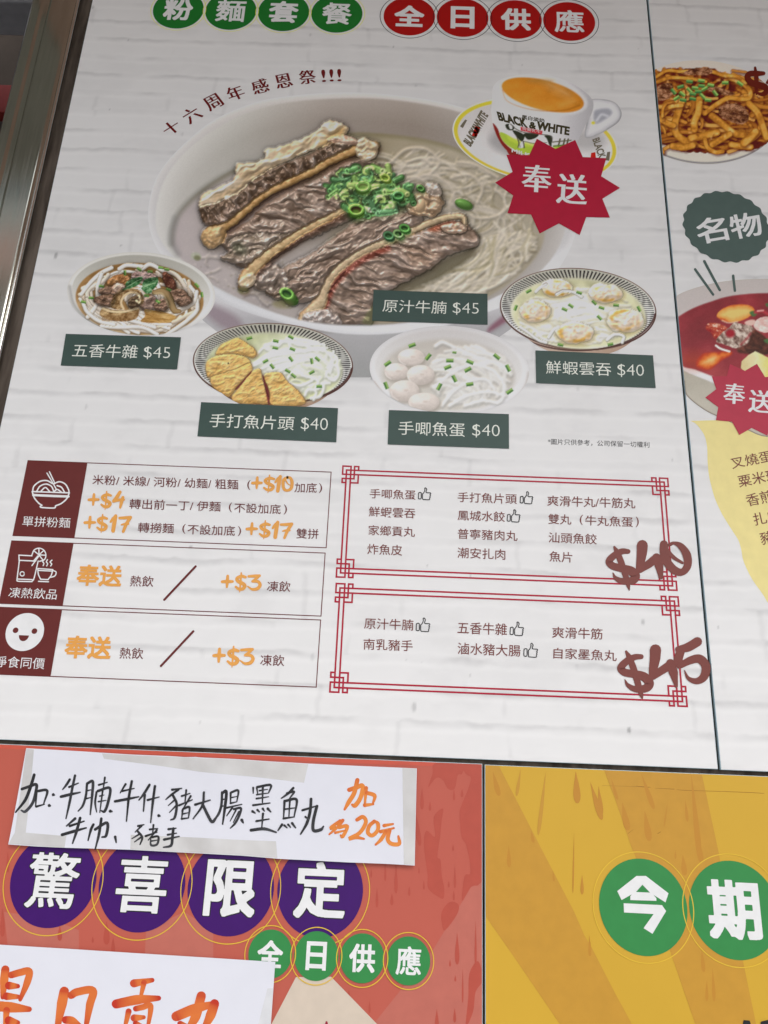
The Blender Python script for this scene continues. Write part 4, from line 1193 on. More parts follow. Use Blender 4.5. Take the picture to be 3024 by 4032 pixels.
tR = z4(377, 745)
f2 = paper_fn(31, 0.0036, 0.0, 1.2, pl(*tR)[1])
note2 = sheet_grid("handwritten_note", [zP(-260, 786), zP(0, 802), zP(800, 852), zP(1659, 908), tR], [zP(-330, 1900), zP(0, 1900), zP(800, 1940), z4(150, 1500), z4(322, 1500)], f2, PAPER, nx=60, nz=30)
tag(note2, "white paper sheet with large orange red handwriting cut off at the lower left corner", "note", "handwritten notes on the red panel")
sheet_grid("tape", [z4(330, 905), z4(366, 903)], [z4(232, 1280), z4(338, 1290)], f2, mat("pale_tape", (0.70, 0.70, 0.72), 0.25, 0.5, grain=0.05, gscale=80), note2, nx=8, nz=12, layer=1.0)
hwr = [([(56, 990), (46, 1080), (36, 1200)], 46), ([(100, 1032), (170, 1012), (236, 1004), (220, 1090), (168, 1218)], 38), ([(84, 1112), (150, 1116)], 46), ([(66, 1192), (154, 1196)], 44), ([(-60, 1262), (100, 1276), (236, 1290)], 56), ([(66, 1298), (52, 1440)], 38), ([(84, 1376), (150, 1392)], 50), ([(-40, 1440), (60, 1500)], 44),
       ([(500, 1156), (482, 1250), (446, 1440)], 54), ([(552, 1186), (600, 1160), (716, 1150), (692, 1260), (660, 1440)], 42), ([(512, 1372), (560, 1380), (630, 1430)], 44),
       ([(1026, 1096), (1164, 1072)], 46), ([(1102, 1090), (1076, 1206)], 32), ([(892, 1252), (1050, 1220), (1212, 1208)], 52), ([(1040, 1288), (1092, 1276), (1152, 1270), (1130, 1440)], 32), ([(986, 1308), (954, 1440)], 34), ([(1028, 1358), (1100, 1352)], 42), ([(1040, 1400), (1090, 1420)], 34),
       ([(1534, 1192), (1490, 1350), (1430, 1450)], 52), ([(1346, 1346), (1480, 1292), (1642, 1250)], 56), ([(1634, 1252), (1604, 1340), (1550, 1450)], 52), ([(1376, 1402), (1450, 1430)], 34)]
for i0, i1 in ((0, 8), (8, 11), (11, 18), (18, 22)):
    stroke_mesh("handwritten_character", hws(zP, hwr[i0:i1]), 1.5, vmat("red_marker", 0.5, 0.3), note2, fn=f2, colfn=red_fn, dl=0.12)


# ------------------------------------------------------------------ printed food photographs
class Pic:
    """a printed picture: colours worked out point by point on a fine grid that lies on the poster"""
    def __init__(s, x0, y0, x1, y1, step=3.0):
        s.h = step
        s.gx = np.arange(x0, x1 + step, step); s.gy = np.arange(y0, y1 + step, step)
        s.X, s.Y = np.meshgrid(s.gx, s.gy)
        s.C = np.zeros(s.X.shape + (3,)) + 200.0
        s.D = None
        s.H = np.zeros(s.X.shape); s.G = np.zeros(s.X.shape)

    def lift(s, w, m, h, gloss=0.0):
        """height of the pictured food, for its own light and shade"""
        k = (m > 0.5)
        s.H[w] = np.where(k, h, s.H[w]); s.G[w] = np.where(k, gloss, s.G[w])

    def relight(s, k=0.8, spec=40, ao=0.9, L=(-0.30, -0.62, 0.72), p=24, sm=0, lo=-0.45, hi=0.40):
        H = s.H
        for _ in range(sm): H = box_blur(H, 1)
        gy, gx = np.gradient(H, s.h)
        nrm = np.sqrt(gx ** 2 + gy ** 2 + 1)
        L = np.array(L) / np.linalg.norm(L)
        nl = (-gx * L[0] - gy * L[1] + L[2]) / nrm
        lam = np.clip(nl / L[2] - 1, lo, hi)
        s.C = s.C * (1 + k * lam)[..., None]
        for r, q in ((3, .6), (8, .4)):
            o = np.clip((box_blur(box_blur(H, r), r) - H) / (2.2 * r * s.h / 3), 0, 1)
            s.C = s.C * (1 - ao * q * o)[..., None]
        rz = 2 * nl / nrm - L[2]
        sp = np.clip(rz, 0, 1) ** p * s.G
        s.C = s.C + (sp * spec)[..., None] * np.array([1.0, 0.98, 0.96])

    def flatten(s, blur=0, inside=None):
        """keep the tones so far as they are; what is laid on next starts from a level surface"""
        for _ in range(blur):
            B = np.stack([box_blur(s.C[..., k], 1) for k in range(3)], -1)
            s.C = B if inside is None else np.where(inside[..., None], B, s.C)
        s.H[:] = 0; s.G[:] = 0

    def win(s, x0, y0, x1, y1):
        i0 = int(np.clip((x0 - s.gx[0]) / s.h, 0, len(s.gx))); i1 = int(np.clip((x1 - s.gx[0]) / s.h + 2, 0, len(s.gx)))
        j0 = int(np.clip((y0 - s.gy[0]) / s.h, 0, len(s.gy))); j1 = int(np.clip((y1 - s.gy[0]) / s.h + 2, 0, len(s.gy)))
        return (slice(j0, j1), slice(i0, i1))

    def cov(s, d, soft=1.0):
        return np.clip(0.5 - d / (s.h * soft), 0, 1)

    def put(s, w, m, col, a=1.0):
        c = np.asarray(col, float)
        m = (m * a)[..., None]
        s.C[w] = s.C[w] * (1 - m) + c * m

    # signed distances -------------------------------------------------
    def ell_d(s, w, cx, cy, rx, ry, rot=0.0):
        dx, dy = s.X[w] - cx, s.Y[w] - cy
        c, n = math.cos(rot), math.sin(rot)
        u, v = dx * c + dy * n, -dx * n + dy * c
        q = np.sqrt((u / rx) ** 2 + (v / ry) ** 2) + 1e-9
        g = np.sqrt((u / rx ** 2) ** 2 + (v / ry ** 2) ** 2) / q + 1e-9
        return (q - 1) / g, u / rx, v / ry

    def poly_d(s, w, pts):
        X, Y = s.X[w], s.Y[w]
        best = np.full(X.shape, 1e9); ins = np.zeros(X.shape, bool)
        n = len(pts)
        for i in range(n):
            (x1, y1), (x2, y2) = pts[i], pts[(i + 1) % n]
            ex, ey = x2 - x1, y2 - y1
            t = np.clip(((X - x1) * ex + (Y - y1) * ey) / (ex * ex + ey * ey + 1e-9), 0, 1)
            best = np.minimum(best, (X - x1 - t * ex) ** 2 + (Y - y1 - t * ey) ** 2)
            if y1 != y2:
                c = ((y1 > Y) != (y2 > Y)) & (X < (x2 - x1) * (Y - y1) / (y2 - y1) + x1)
                ins ^= c
        d = np.sqrt(best)
        return np.where(ins, -d, d)

    # marks --------------------------------------------------------------
    def ell(s, cx, cy, rx, ry, col, rot=0.0, a=1.0, soft=1.0, shade=None, dome=None, base=0.0, gloss=0.0):
        r = max(rx, ry) + s.h * (2 + soft)
        w = s.win(cx - r, cy - r, cx + r, cy + r)
        if s.X[w].size == 0: return
        d, u, v = s.ell_d(w, cx, cy, rx, ry, rot)
        c = np.asarray(col, float)
        if shade is not None:
            c = c + shade(u, v)[..., None] * np.ones(3)
        s.put(w, s.cov(d, soft), c, a)
        if dome is not None:
            s.lift(w, s.cov(d), base + dome * np.sqrt(np.clip(1 - u * u - v * v, 0, 1)), gloss)

    def poly(s, pts, col, a=1.0, soft=1.0, smooth=True, tex=None, rough=0.0, seed=0, dome=None, base=0.0, gloss=0.0, round_=30.0):
        if smooth: pts = catmull(pts, 4, closed=True)
        P = np.array(pts); m = s.h * (2 + soft) + rough
        w = s.win(P[:, 0].min() - m, P[:, 1].min() - m, P[:, 0].max() + m, P[:, 1].max() + m)
        if s.X[w].size == 0: return
        d = s.poly_d(w, pts)
        if rough: d = d + (fbm(s.X[w] / 14, s.Y[w] / 14, seed + 91, 3) - 0.5) * 2 * rough
        hh = 0.0
        c = np.asarray(col, float) if tex is None else tex(s.X[w], s.Y[w], d)
        if isinstance(c, tuple): c, hh = c
        s.put(w, s.cov(d, soft), c, a)
        if dome is not None:
            e = np.clip(-d / round_, 0, 1)
            s.lift(w, s.cov(d), base + dome * np.sqrt(1 - (1 - e) ** 2) + hh, gloss)

    def line(s, pts, width, col, a=1.0, soft=1.0, shade=0.0, edge=None, smooth=True, tex=None, dome=None, base=0.0, gloss=0.0, rough=0.0):
        """a soft brush line; shade>0 rounds it (light in the middle, dark at the sides)"""
        path = np.array(catmull(pts, 6) if smooth and len(pts) > 2 else pts)
        ws = np.interp(np.linspace(0, 1, len(path)), np.linspace(0, 1, len(width)), width) if hasattr(width, '__len__') else np.full(len(path), float(width))
        m = ws.max() + s.h * (2 + soft)
        w = s.win(path[:, 0].min() - m, path[:, 1].min() - m, path[:, 0].max() + m, path[:, 1].max() + m)
        X, Y = s.X[w], s.Y[w]
        if X.size == 0: return
        best = np.full(X.shape, 1e9); rel = np.zeros(X.shape); tt = np.zeros(X.shape)
        for i in range(len(path) - 1):
            (x1, y1), (x2, y2) = path[i], path[i + 1]
            ex, ey = x2 - x1, y2 - y1; L2 = ex * ex + ey * ey + 1e-9
            t = np.clip(((X - x1) * ex + (Y - y1) * ey) / L2, 0, 1)
            qx, qy = X - x1 - t * ex, Y - y1 - t * ey
            hw = (ws[i] + (ws[i + 1] - ws[i]) * t) / 2
            dist = np.sqrt(qx * qx + qy * qy)
            d = dist - hw
            k = d < best
            best = np.where(k, d, best)
            sg = np.sign(ex * qy - ey * qx)
            rel = np.where(k, sg * dist / (hw + 1e-6), rel); tt = np.where(k, (i + t) / (len(path) - 1), tt)
        if rough: best = best + (fbm(X / 13, Y / 13, int(abs(path[0][0])) % 97, 3) - 0.5) * 2 * rough
        c = np.asarray(col, float) * np.ones(X.shape + (1,)) if tex is None else tex(X, Y, rel, tt)
        if shade:
            c = c + ((0.45 - rel ** 2) * shade - rel * shade * 0.25)[..., None]
        if edge is not None:
            e = sstep(np.abs(rel), 0.55, 1.0)[..., None]
            c = c * (1 - e) + np.asarray(edge, float) * e
        s.put(w, s.cov(best, soft), c, a)
        if dome is not None:
            s.lift(w, s.cov(best), base + dome * np.sqrt(np.clip(1 - rel ** 2, 0, 1)), gloss)

    def outline(s, d):
        s.D = d if s.D is None else np.minimum(s.D, d)

    def build(s, name, layer, parent, limit=None):
        Fd = s.D
        if limit is not None:
            Fd = np.maximum(Fd, limit)
        P, faces, used = field_mesh(Fd, s.gx, s.gy)
        C = s.C + (np.random.RandomState(3).rand(*s.C.shape[:2], 1) - 0.5) * 5
        C = C.reshape(-1, 3)[used]
        alb = np.clip(srgb(np.clip(C, 0, 255)) / illum(P[:, 1])[:, None] - VEIL, 0.004, 0.86)
        Xw, Zw = plane_np(P[:, 0], P[:, 1])
        me = bpy.data.meshes.new(name)
        me.from_pydata(np.stack([Xw, np.full_like(Xw, WALL_Y - layer * LAYER), Zw], 1).tolist(), [], [f[::-1] for f in faces])
        at = me.color_attributes.new("ink", 'FLOAT_COLOR', 'POINT')
        at.data.foreach_set("color", np.c_[alb, np.ones(len(alb))].ravel())
        me.materials.append(vmat("picture_ink")); me.update()
        return link(bpy.data.objects.new(name, me), parent)


def mixc(a, b, t):
    return np.asarray(a, float) * (1 - t)[..., None] + np.asarray(b, float) * t[..., None]


def mix3(stops, t):
    """colour ramp over t (0..1)"""
    ts = [q[0] for q in stops]; out = []
    for k in range(3):
        out.append(np.interp(t, ts, [q[1][k] for q in stops]))
    return np.stack(out, -1)


def fibre(ang, sx, sy, seed, stops, lo=0.3, hi=0.7, warp=14, amp=0.0):
    """stringy meat texture running at an angle"""
    ca, sa = math.cos(ang), math.sin(ang)

    def f(X, Y, *_):
        u, v = X * ca + Y * sa, -X * sa + Y * ca
        v = v + warp * (fbm(u / 60, v / 40, seed + 5, 3) - 0.5) * 2
        n = fbm(u / sx, v / sy, seed, 4, 0.6)
        n2 = fbm(u / (sx * 0.35), v / (sy * 0.5), seed + 9, 3, 0.6)
        t = np.clip((0.7 * n + 0.3 * n2 - lo) / (hi - lo), 0, 1)
        if amp:
            r1 = 1 - np.abs(2 * fbm(u / (sx * 1.3), v / (sy * 1.5), seed + 21, 2) - 1)
            r2 = 1 - np.abs(2 * fbm(u / (sx * .6), v / (sy * .8), seed + 31, 3) - 1)
            return mix3(stops, np.clip(t * .6 + .4 * r1 ** 2, 0, 1)), amp * (0.65 * r1 ** 2 + 0.35 * r2 ** 2 + 0.4 * n)
        return mix3(stops, t)
    return f


R_ = random.Random(11)


def scallion(p, x, y, s, rot, g=0):
    """a cut spring onion piece"""
    dk, md, lt = ((62, 104, 52), (98, 142, 66), (176, 200, 116)) if g == 0 else ((46, 90, 52), (70, 122, 62), (130, 170, 96))
    c, n = math.cos(rot), math.sin(rot)
    q = lambda u, v: (x + (u * c - v * n) * s, y + (u * n + v * c) * s)
    p.poly([q(-1, -.5), q(1, -.5), q(1, .5), q(-1, .5)], md, smooth=False)
    p.poly([q(-1, .1), q(1, .1), q(1, .5), q(-1, .5)], dk, smooth=False, a=.8)
    p.line([q(-.8, -.25), q(.8, -.25)], s * .28, lt, a=.7)


def strands(p, n, inside, width, cols, L, seed, dome=5.0, base=0.0, S=120.0, curl=1.0, ang0=0.0, gloss=0.4, fl=0.62, a=1.0, swirl=None, edge=None):
    """long noodles that follow a smooth flow; each has its own thickness, light and shade come from its roundness"""
    r = np.random.RandomState(seed)
    lo, hi = (p.gx[0], p.gy[0]), (p.gx[-1], p.gy[-1]); k = 0; tries = 0
    while k < n and tries < n * 40:
        tries += 1
        x, y = lo[0] + r.rand() * (hi[0] - lo[0]), lo[1] + r.rand() * (hi[1] - lo[1])
        if not inside(x, y): continue
        sd = seed + 60 + int(r.rand() * 3)
        jit = (r.rand() - .5) * .7
        def flow(x, y):
            t = ang0 + jit + 5.0 * curl * (float(fbm(np.float64(x / S), np.float64(y / (S * fl)), sd, 2)) - .5)
            if swirl: t += math.atan2((y - swirl[1]) / fl, x - swirl[0]) + math.pi / 2
            return t
        pts = [(x, y)]
        LL = L * (.5 + r.rand())
        for sg in (1, -1):
            cx, cy = x, y
            for _ in range(int(LL / 2 / 11)):
                t = flow(cx, cy)
                cx += sg * 11 * math.cos(t); cy += sg * 11 * fl * math.sin(t)
                if not inside(cx, cy): break
                if sg > 0: pts.append((cx, cy))
                else: pts.insert(0, (cx, cy))
        if len(pts) < 4: continue
        c = np.array(cols[r.randint(len(cols))], float)
        w_ = width * (.75 + .5 * r.rand())
        p.line(pts[::2] if len(pts) > 6 else pts, w_, c, a=a, soft=1.3, dome=dome, base=base + r.rand() * dome * 1.6, gloss=gloss, edge=None if edge is None else edge)
        k += 1


def inpoly(P):
    P = list(P)

    def f(x, y):
        c = False
        for i in range(len(P)):
            (x1, y1), (x2, y2) = P[i], P[(i + 1) % len(P)]
            if (y1 > y) != (y2 > y) and x < (x2 - x1) * (y - y1) / (y2 - y1) + x1: c = not c
        return c
    return f


def inell(cx, cy, rx, ry):
    return lambda x, y: ((x - cx) / rx) ** 2 + ((y - cy) / ry) ** 2 < 1


# ---------- the large beef brisket bowl
zA = Zm(560, 340, 1360, 1659); zB = Zm(1260, 340, 2060, 1659); zC = Zm(560, 840, 1360, 1659)
bw = Pic(570, 348, 2290, 1496, 3.0)
RIM = catmull([(584, 870), (589, 788), (613, 706), (656, 639), (705, 586), (762, 533), (830, 480), (898, 444), (970, 415), (1042, 393), (1115, 381), (1211, 371), (1331, 364), (1453, 366), (1549, 374), (1646, 386), (1742, 403), (1815, 422),
               (1990, 482), (2150, 590), (2245, 715), (2274, 830), (2264, 930), (2214, 1037), (2150, 1110), (2050, 1175), (1921, 1228), (1760, 1280), (1549, 1312), (1400, 1316), (1283, 1305), (1139, 1276), (994, 1235), (898, 1197), (849, 1168), (780, 1125), (700, 1070), (640, 1010), (603, 946)], 3, closed=True)
LIP = catmull([(612, 880), (618, 800), (640, 726), (682, 652), (740, 590), (800, 540), (880, 490), (960, 450), (1060, 418), (1180, 398), (1330, 388), (1470, 388), (1600, 400), (1740, 424), (1860, 460), (2000, 530), (2120, 620), (2205, 730), (2230, 840), (2218, 930),
               (2165, 1030), (2080, 1105), (1974, 1160), (1860, 1210), (1700, 1255), (1549, 1278), (1429, 1281), (1283, 1276), (1139, 1250), (994, 1200), (849, 1132), (740, 1060), (660, 985), (625, 930)], 3, closed=True)
SOUP = catmull([(676, 960), (680, 900), (705, 836), (772, 764), (849, 708), (936, 660), (1042, 622), (1200, 560), (1366, 524), (1501, 526), (1646, 543), (1766, 571), (1860, 612), (1990, 690), (2090, 790), (2140, 890), (2130, 980), (2060, 1071), (1974, 1139), (1860, 1195), (1700, 1245),
                (1549, 1272), (1429, 1277), (1283, 1272), (1139, 1246), (994, 1196), (849, 1128), (760, 1060), (700, 1005)], 3, closed=True)
W = (slice(None), slice(None)); X, Y = bw.X, bw.Y
d_rim = bw.poly_d(W, RIM)
body = [(640, 1050), (801, 1264), (860, 1310), (960, 1400), (1060, 1486), (1560, 1486), (1760, 1450), (1962, 1330), (2010, 1296), (2160, 1130), (2240, 950)]
d_body = np.maximum(bw.poly_d(W, body), -(Y - 900))
bw.outline(np.minimum(d_rim, d_body))
bcol = mix3([(0, (196, 194, 196)), (.25, (170, 168, 170)), (1, (150, 150, 149))], np.clip((Y - 1180) / 300, 0, 1))
bcol = bcol + (fbm(X / 120, Y / 60, 4, 3) - .5)[..., None] * 10
bw.C[:] = bcol
bw.poly([(770, 1196), (830, 1195), (930, 1245), (960, 1300), (900, 1300), (845, 1270)], (140, 126, 132), soft=10, a=.9)
bw.poly([(1925, 1290), (1990, 1236), (2060, 1180), (2070, 1215), (2000, 1265), (1930, 1310)], (122, 78, 92), soft=5, a=.85)
bw.line([(1920, 1320), (2000, 1272), (2090, 1200)], 14, (150, 150, 152), soft=5, a=.7)
# rim band and inner wall
lightness = sstep(X + 0.9 * (Y - 800), 700, 1500)
rimc = mix3([(0, (182, 178, 174)), (.5, (190, 188, 187)), (1, (205, 205, 207))], np.clip((Y - 380) / 900, 0, 1))
rimc = rimc + (np.clip(-d_rim / 30, 0, 1) - .5)[..., None] * -14
bw.put(W, bw.cov(d_rim), rimc)
d_lip = bw.poly_d(W, LIP)
th = np.arctan2(Y - 830, X - 1430)
wall = mix3([(0, (188, 186, 182)), (.2, (168, 166, 160)), (.42, (146, 138, 131)), (.62, (140, 131, 123)), (.8, (150, 144, 138)), (1, (176, 172, 168))], np.clip((X - 600) / 1650, 0, 1))
wall = wall + (np.clip(-d_lip / 90, 0, 1))[..., None] * np.array([-16, -17, -18]) + 8
bw.put(W, bw.cov(d_lip, 2.0), wall)
d_soup = bw.poly_d(W, SOUP)
n1 = fbm(X / 150, Y / 110, 20, 4)
soupc = mix3([(0, (164, 155, 154)), (.35, (164, 155, 149)), (.6, (142, 131, 108)), (1, (158, 149, 131))], np.clip((X - 680) / 1300 + (n1 - .5) * .25 - (Y - 900) / 2600, 0, 1))
soupc = soupc + (n1 - .5)[..., None] * 22
ring_ = sstep(d_soup, -26, -2) * sstep(-Y, -900, -700)
soupc = soupc * (1 - ring_[..., None] * .45) + np.array([96, 90, 60]) * ring_[..., None] * .45
bw.put(W, bw.cov(d_soup, 3.0), soupc)
bw.line([(676, 960), (684, 890), (712, 830), (775, 766), (850, 712), (930, 668)], 16, (112, 110, 100), soft=8, a=.7)
bw.line([(700, 1000), (672, 940), (690, 860)], 20, (120, 118, 116), soft=8, a=.55)
# noodles in the broth, upper right and right side
NZ = inpoly([(1480, 600), (1640, 572), (1800, 620), (1990, 720), (2110, 860), (2116, 980), (2040, 1076), (1900, 1165), (1700, 1232), (1560, 1250), (1600, 1120), (1500, 900)])
strands(bw, 230, NZ, 9, [(186, 177, 162), (174, 165, 148), (196, 188, 174), (146, 136, 112), (182, 173, 160)], 330, 3, dome=2.0, S=170, curl=.8, swirl=(1690, 860), gloss=.3, fl=.62, a=.62)
strands(bw, 90, inpoly([(1700, 1000), (1900, 940), (2090, 900), (2100, 1000), (2030, 1080), (1880, 1170), (1700, 1232), (1600, 1240)]), 9, [(204, 197, 183), (192, 183, 166), (166, 156, 128)], 340, 5, dome=2.2, S=220, curl=.35, swirl=(1500, 860), gloss=.3, a=.7)
for q in ([(1540, 640), (1600, 590), (1680, 590), (1730, 640), (1690, 690)], [(1600, 720), (1680, 690), (1760, 720), (1790, 790), (1740, 840)], [(1780, 700), (1850, 690), (1900, 740), (1880, 800)], [(1560, 720), (1640, 700), (1720, 760)], [(1820, 830), (1880, 860), (1960, 850), (2020, 800)], [(1720, 820), (1790, 860), (1850, 930)], [(1800, 640), (1870, 650), (1960, 700)], [(1600, 640), (1660, 625), (1700, 650)], [(1790, 760), (1770, 820), (1800, 880)]):
    bw.line(q, 13, (182, 172, 158), a=.7, soft=4, dome=3.5, base=3, gloss=.3)
strands(bw, 22, inpoly([(720, 1010), (860, 1000), (1000, 1100), (1100, 1170), (1080, 1220), (950, 1170), (820, 1090)]), 9, [(172, 163, 154), (160, 150, 140)], 110, 9, dome=3, S=90, curl=1.0, a=.5)
bw.relight(k=.40, spec=20, ao=.16, p=14, sm=1); bw.flatten(1)
MEAT = [(0, (84, 67, 54)), (.3, (110, 92, 79)), (.6, (133, 115, 102)), (.85, (156, 139, 127)), (1, (178, 163, 152))]
MEATW = [(0, (92, 73, 58)), (.3, (119, 100, 86)), (.6, (142, 123, 110)), (.85, (164, 146, 134)), (1, (184, 169, 158))]
FAT = [(0, (158, 134, 104)), (.4, (184, 161, 130)), (.75, (204, 186, 162)), (1, (218, 206, 190))]


def slab(pts, ang, sx, sy, seed, stops, dome=14, amp=26, base=6, warp=20, rough=6, gloss=1.0, round_=26):
    bw.poly([(a + 8, b + 14) for a, b in pts], (84, 72, 58), a=.45, soft=14)
    bw.poly(pts, 0, tex=fibre(ang, sx, sy, seed, stops, .28, .72, warp, amp), rough=rough, seed=seed, dome=dome, base=base, gloss=gloss, round_=round_)


def strip(pts, ws, col, edge, base=22, dome=5, shadow=True, amp=0):
    if shadow: bw.line([(a + 6, b + 20) for a, b in pts], [w * .8 for w in ws], (70, 44, 32), a=.6, soft=6)
    ws = [w * .84 for w in ws]
    bw.line(pts, ws, col, edge=edge, dome=dome, base=base, gloss=.35, rough=5.5, soft=1.6,
            tex=lambda X, Y, rel, t: np.asarray(col, float) + ((fbm(X / 16, Y / 10, int(pts[0][0]) % 90, 3) - .5) * 70)[..., None] * np.array([1, 1, .9]) - (rel * 10)[..., None])


# slab one (back): dark lean under a pale strip of fat
s1 = zA.m([(470, 985), (650, 930), (800, 850), (900, 770), (1050, 680), (1250, 600), (1450, 510), (1600, 430), (1700, 480), (1690, 560), (1500, 650), (1300, 740), (1100, 850), (950, 960), (800, 1080), (640, 1150), (520, 1130)])
slab(s1, .95, 34, 18, 31, [(0, (72, 54, 42)), (.35, (96, 77, 62)), (.7, (122, 103, 90)), (1, (160, 145, 134))], amp=30, base=4)
f1_ = zA.m([(465, 960), (490, 880), (640, 820), (760, 745), (768, 640), (900, 625), (1000, 590), (1005, 520), (1100, 500), (1250, 450), (1420, 360), (1500, 290), (1560, 280), (1670, 330), (1665, 385), (1570, 450), (1400, 520), (1200, 600), (1050, 680), (900, 770), (800, 860), (650, 940), (480, 990)])
slab(f1_, -.5, 90, 22, 33, FAT, dome=6, amp=12, base=14, rough=6, gloss=.5, round_=16)
bw.poly(zA.m([(1500, 420), (1600, 340), (1650, 350), (1620, 420), (1540, 460), (1420, 500)]), (184, 148, 92), a=.6, soft=6)
slab(zB.m([(60, 440), (200, 400), (310, 440), (300, 480), (150, 470)]), .1, 40, 14, 34, [(0, (150, 114, 92)), (1, (204, 180, 162))], dome=10, amp=10, base=24, rough=3, round_=10)
# slab two
s2 = zA.m([(560, 1260), (700, 1200), (860, 1100), (1000, 970), (1200, 860), (1400, 770), (1560, 670), (1700, 600), (1860, 610), (1990, 690), (2060, 800), (2000, 960), (1850, 1060), (1700, 1090), (1500, 1180), (1300, 1270), (1130, 1370), (980, 1450), (860, 1480), (740, 1440), (680, 1320)])
slab(s2, .16, 84, 17, 51, MEAT, amp=21, base=6, warp=26)
st2 = zA.m([(560, 1190), (650, 1155), (740, 1105), (850, 1010), (950, 925), (1080, 840), (1230, 770), (1400, 690), (1530, 610), (1640, 560), (1750, 515), (1850, 480), (1905, 478)])
strip(st2, [56, 44, 36, 34, 33, 34, 34, 36, 36, 38, 40, 42, 36], (172, 137, 92), (132, 98, 60))
slab(zC.m([(480, 200), (520, 130), (620, 105), (690, 150), (670, 230), (600, 280), (520, 275)]), .4, 30, 22, 37, [(0, (134, 104, 68)), (.5, (170, 138, 98)), (1, (196, 170, 136))], dome=12, amp=14, base=16, rough=6, gloss=.4, round_=26)
slab(zB.m([(300, 470), (350, 415), (400, 440), (470, 480), (460, 560), (380, 610), (300, 560)]), -.4, 30, 14, 38, FAT, dome=7, amp=10, base=22, rough=4, gloss=.5, round_=12)
# slab three with its own strip
s3 = zA.m([(1000, 1660), (1150, 1490), (1350, 1380), (1560, 1240), (1760, 1080), (1900, 1000), (2060, 1030), (2250, 1030), (2280, 1120), (2150, 1250), (1960, 1350), (1800, 1440), (1640, 1560), (1560, 1660), (1430, 1730), (1300, 1770), (1200, 1700), (1120, 1740)])
slab(s3, -.42, 96, 19, 61, MEAT, amp=21, base=6, warp=30)
s3b = zC.m([(700, 220), (850, 160), (1080, 160), (1230, 170), (1100, 280), (950, 380), (820, 410), (700, 395), (640, 355), (740, 300)])
slab(s3b, -.1, 50, 20, 65, [(0, (80, 72, 58)), (.4, (116, 102, 88)), (.75, (158, 142, 128)), (1, (196, 182, 170))], amp=30, base=6, rough=9, dome=14)
bw.poly(zC.m([(730, 250), (800, 230), (850, 280), (840, 340), (760, 320)]), (86, 92, 72), a=.5, soft=8, rough=5)
slab(zC.m([(880, 470), (1000, 420), (1120, 430), (1200, 560), (1130, 640), (1000, 640), (920, 600)]), .5, 36, 22, 66, [(0, (104, 90, 78)), (.5, (142, 126, 114)), (1, (184, 170, 160))], amp=24, base=0, rough=9, dome=8)
st3 = zC.m([(825, 590), (850, 520), (945, 410), (1080, 300), (1230, 200), (1400, 100), (1560, 20), (1700, -70), (1800, -120)])
strip(st3, [46, 66, 54, 46, 40, 36, 32, 30, 26], (186, 158, 118), (144, 110, 74))
slab(zC.m([(780, 570), (830, 520), (900, 490), (930, 540), (890, 600), (830, 610)]), -.8, 30, 14, 67, FAT, dome=6, amp=8, base=22, rough=3, gloss=.4, round_=12)
slab(zC.m([(1190, 560), (1250, 520), (1420, 480), (1440, 540), (1340, 600), (1240, 610)]), -.2, 36, 16, 68, MEATW, amp=24, base=10, dome=14, rough=6)
# slab four (front right)
bw.poly(zd.m([(1000, 380), (1270, 250), (1290, 180), (1260, 330), (1130, 440), (960, 540), (800, 610), (620, 650), (560, 650), (760, 520)]), (98, 92, 74), a=.9, soft=8, rough=5)
s4 = zd.m([(40, 720), (110, 590), (220, 470), (320, 350), (600, 245), (900, 120), (1150, 60), (1290, 190), (1275, 270), (1100, 320), (990, 380), (900, 450), (750, 530), (560, 630), (440, 690), (420, 900), (330, 910), (-120, 910), (-130, 820), (-40, 760)])
slab(s4, .30, 86, 19, 71, MEATW, amp=23, base=6, warp=22)
bw.poly(zd.m([(700, 300), (860, 300), (960, 330), (930, 420), (780, 440), (720, 400)]), (150, 118, 94), a=.4, soft=14)
st4 = zd.m([(-110, 860), (-20, 760), (20, 690), (60, 580), (120, 490), (220, 400), (360, 310), (520, 240), (700, 165), (860, 95), (1000, 45), (1120, 25), (1175, 40), (1185, 110)])
bw.line([(x_ + 16, y_ + 22) for x_, y_ in st4[1:8]], 26, (104, 44, 34), a=.75, soft=5)
bw.poly(zd.m([(880, 130), (960, 90), (1080, 60), (1110, 100), (1020, 130), (930, 150)]), (134, 72, 52), a=.8, soft=4)
strip(st4, [80, 72, 50, 40, 38, 38, 38, 38, 36, 34, 32, 30, 26, 18], (188, 166, 134), (150, 120, 88), shadow=False)
slab(zd.m([(980, 100), (1060, 80), (1160, 80), (1190, 140), (1120, 160), (1020, 150)]), .1, 24, 10, 78, [(0, (160, 122, 96)), (1, (214, 190, 170))], dome=10, amp=14, base=40, rough=6, round_=10)
slab(zd.m([(-130, 820), (-60, 800), (60, 790), (150, 850), (160, 905), (-140, 905)]), .5, 22, 18, 79, [(0, (128, 112, 102)), (.5, (168, 154, 146)), (1, (206, 196, 190))], dome=12, amp=26, base=22, rough=6)
bw.poly(zd.m([(350, 880), (400, 790), (440, 760), (440, 905), (360, 905)]), (134, 130, 96), soft=4, rough=4)
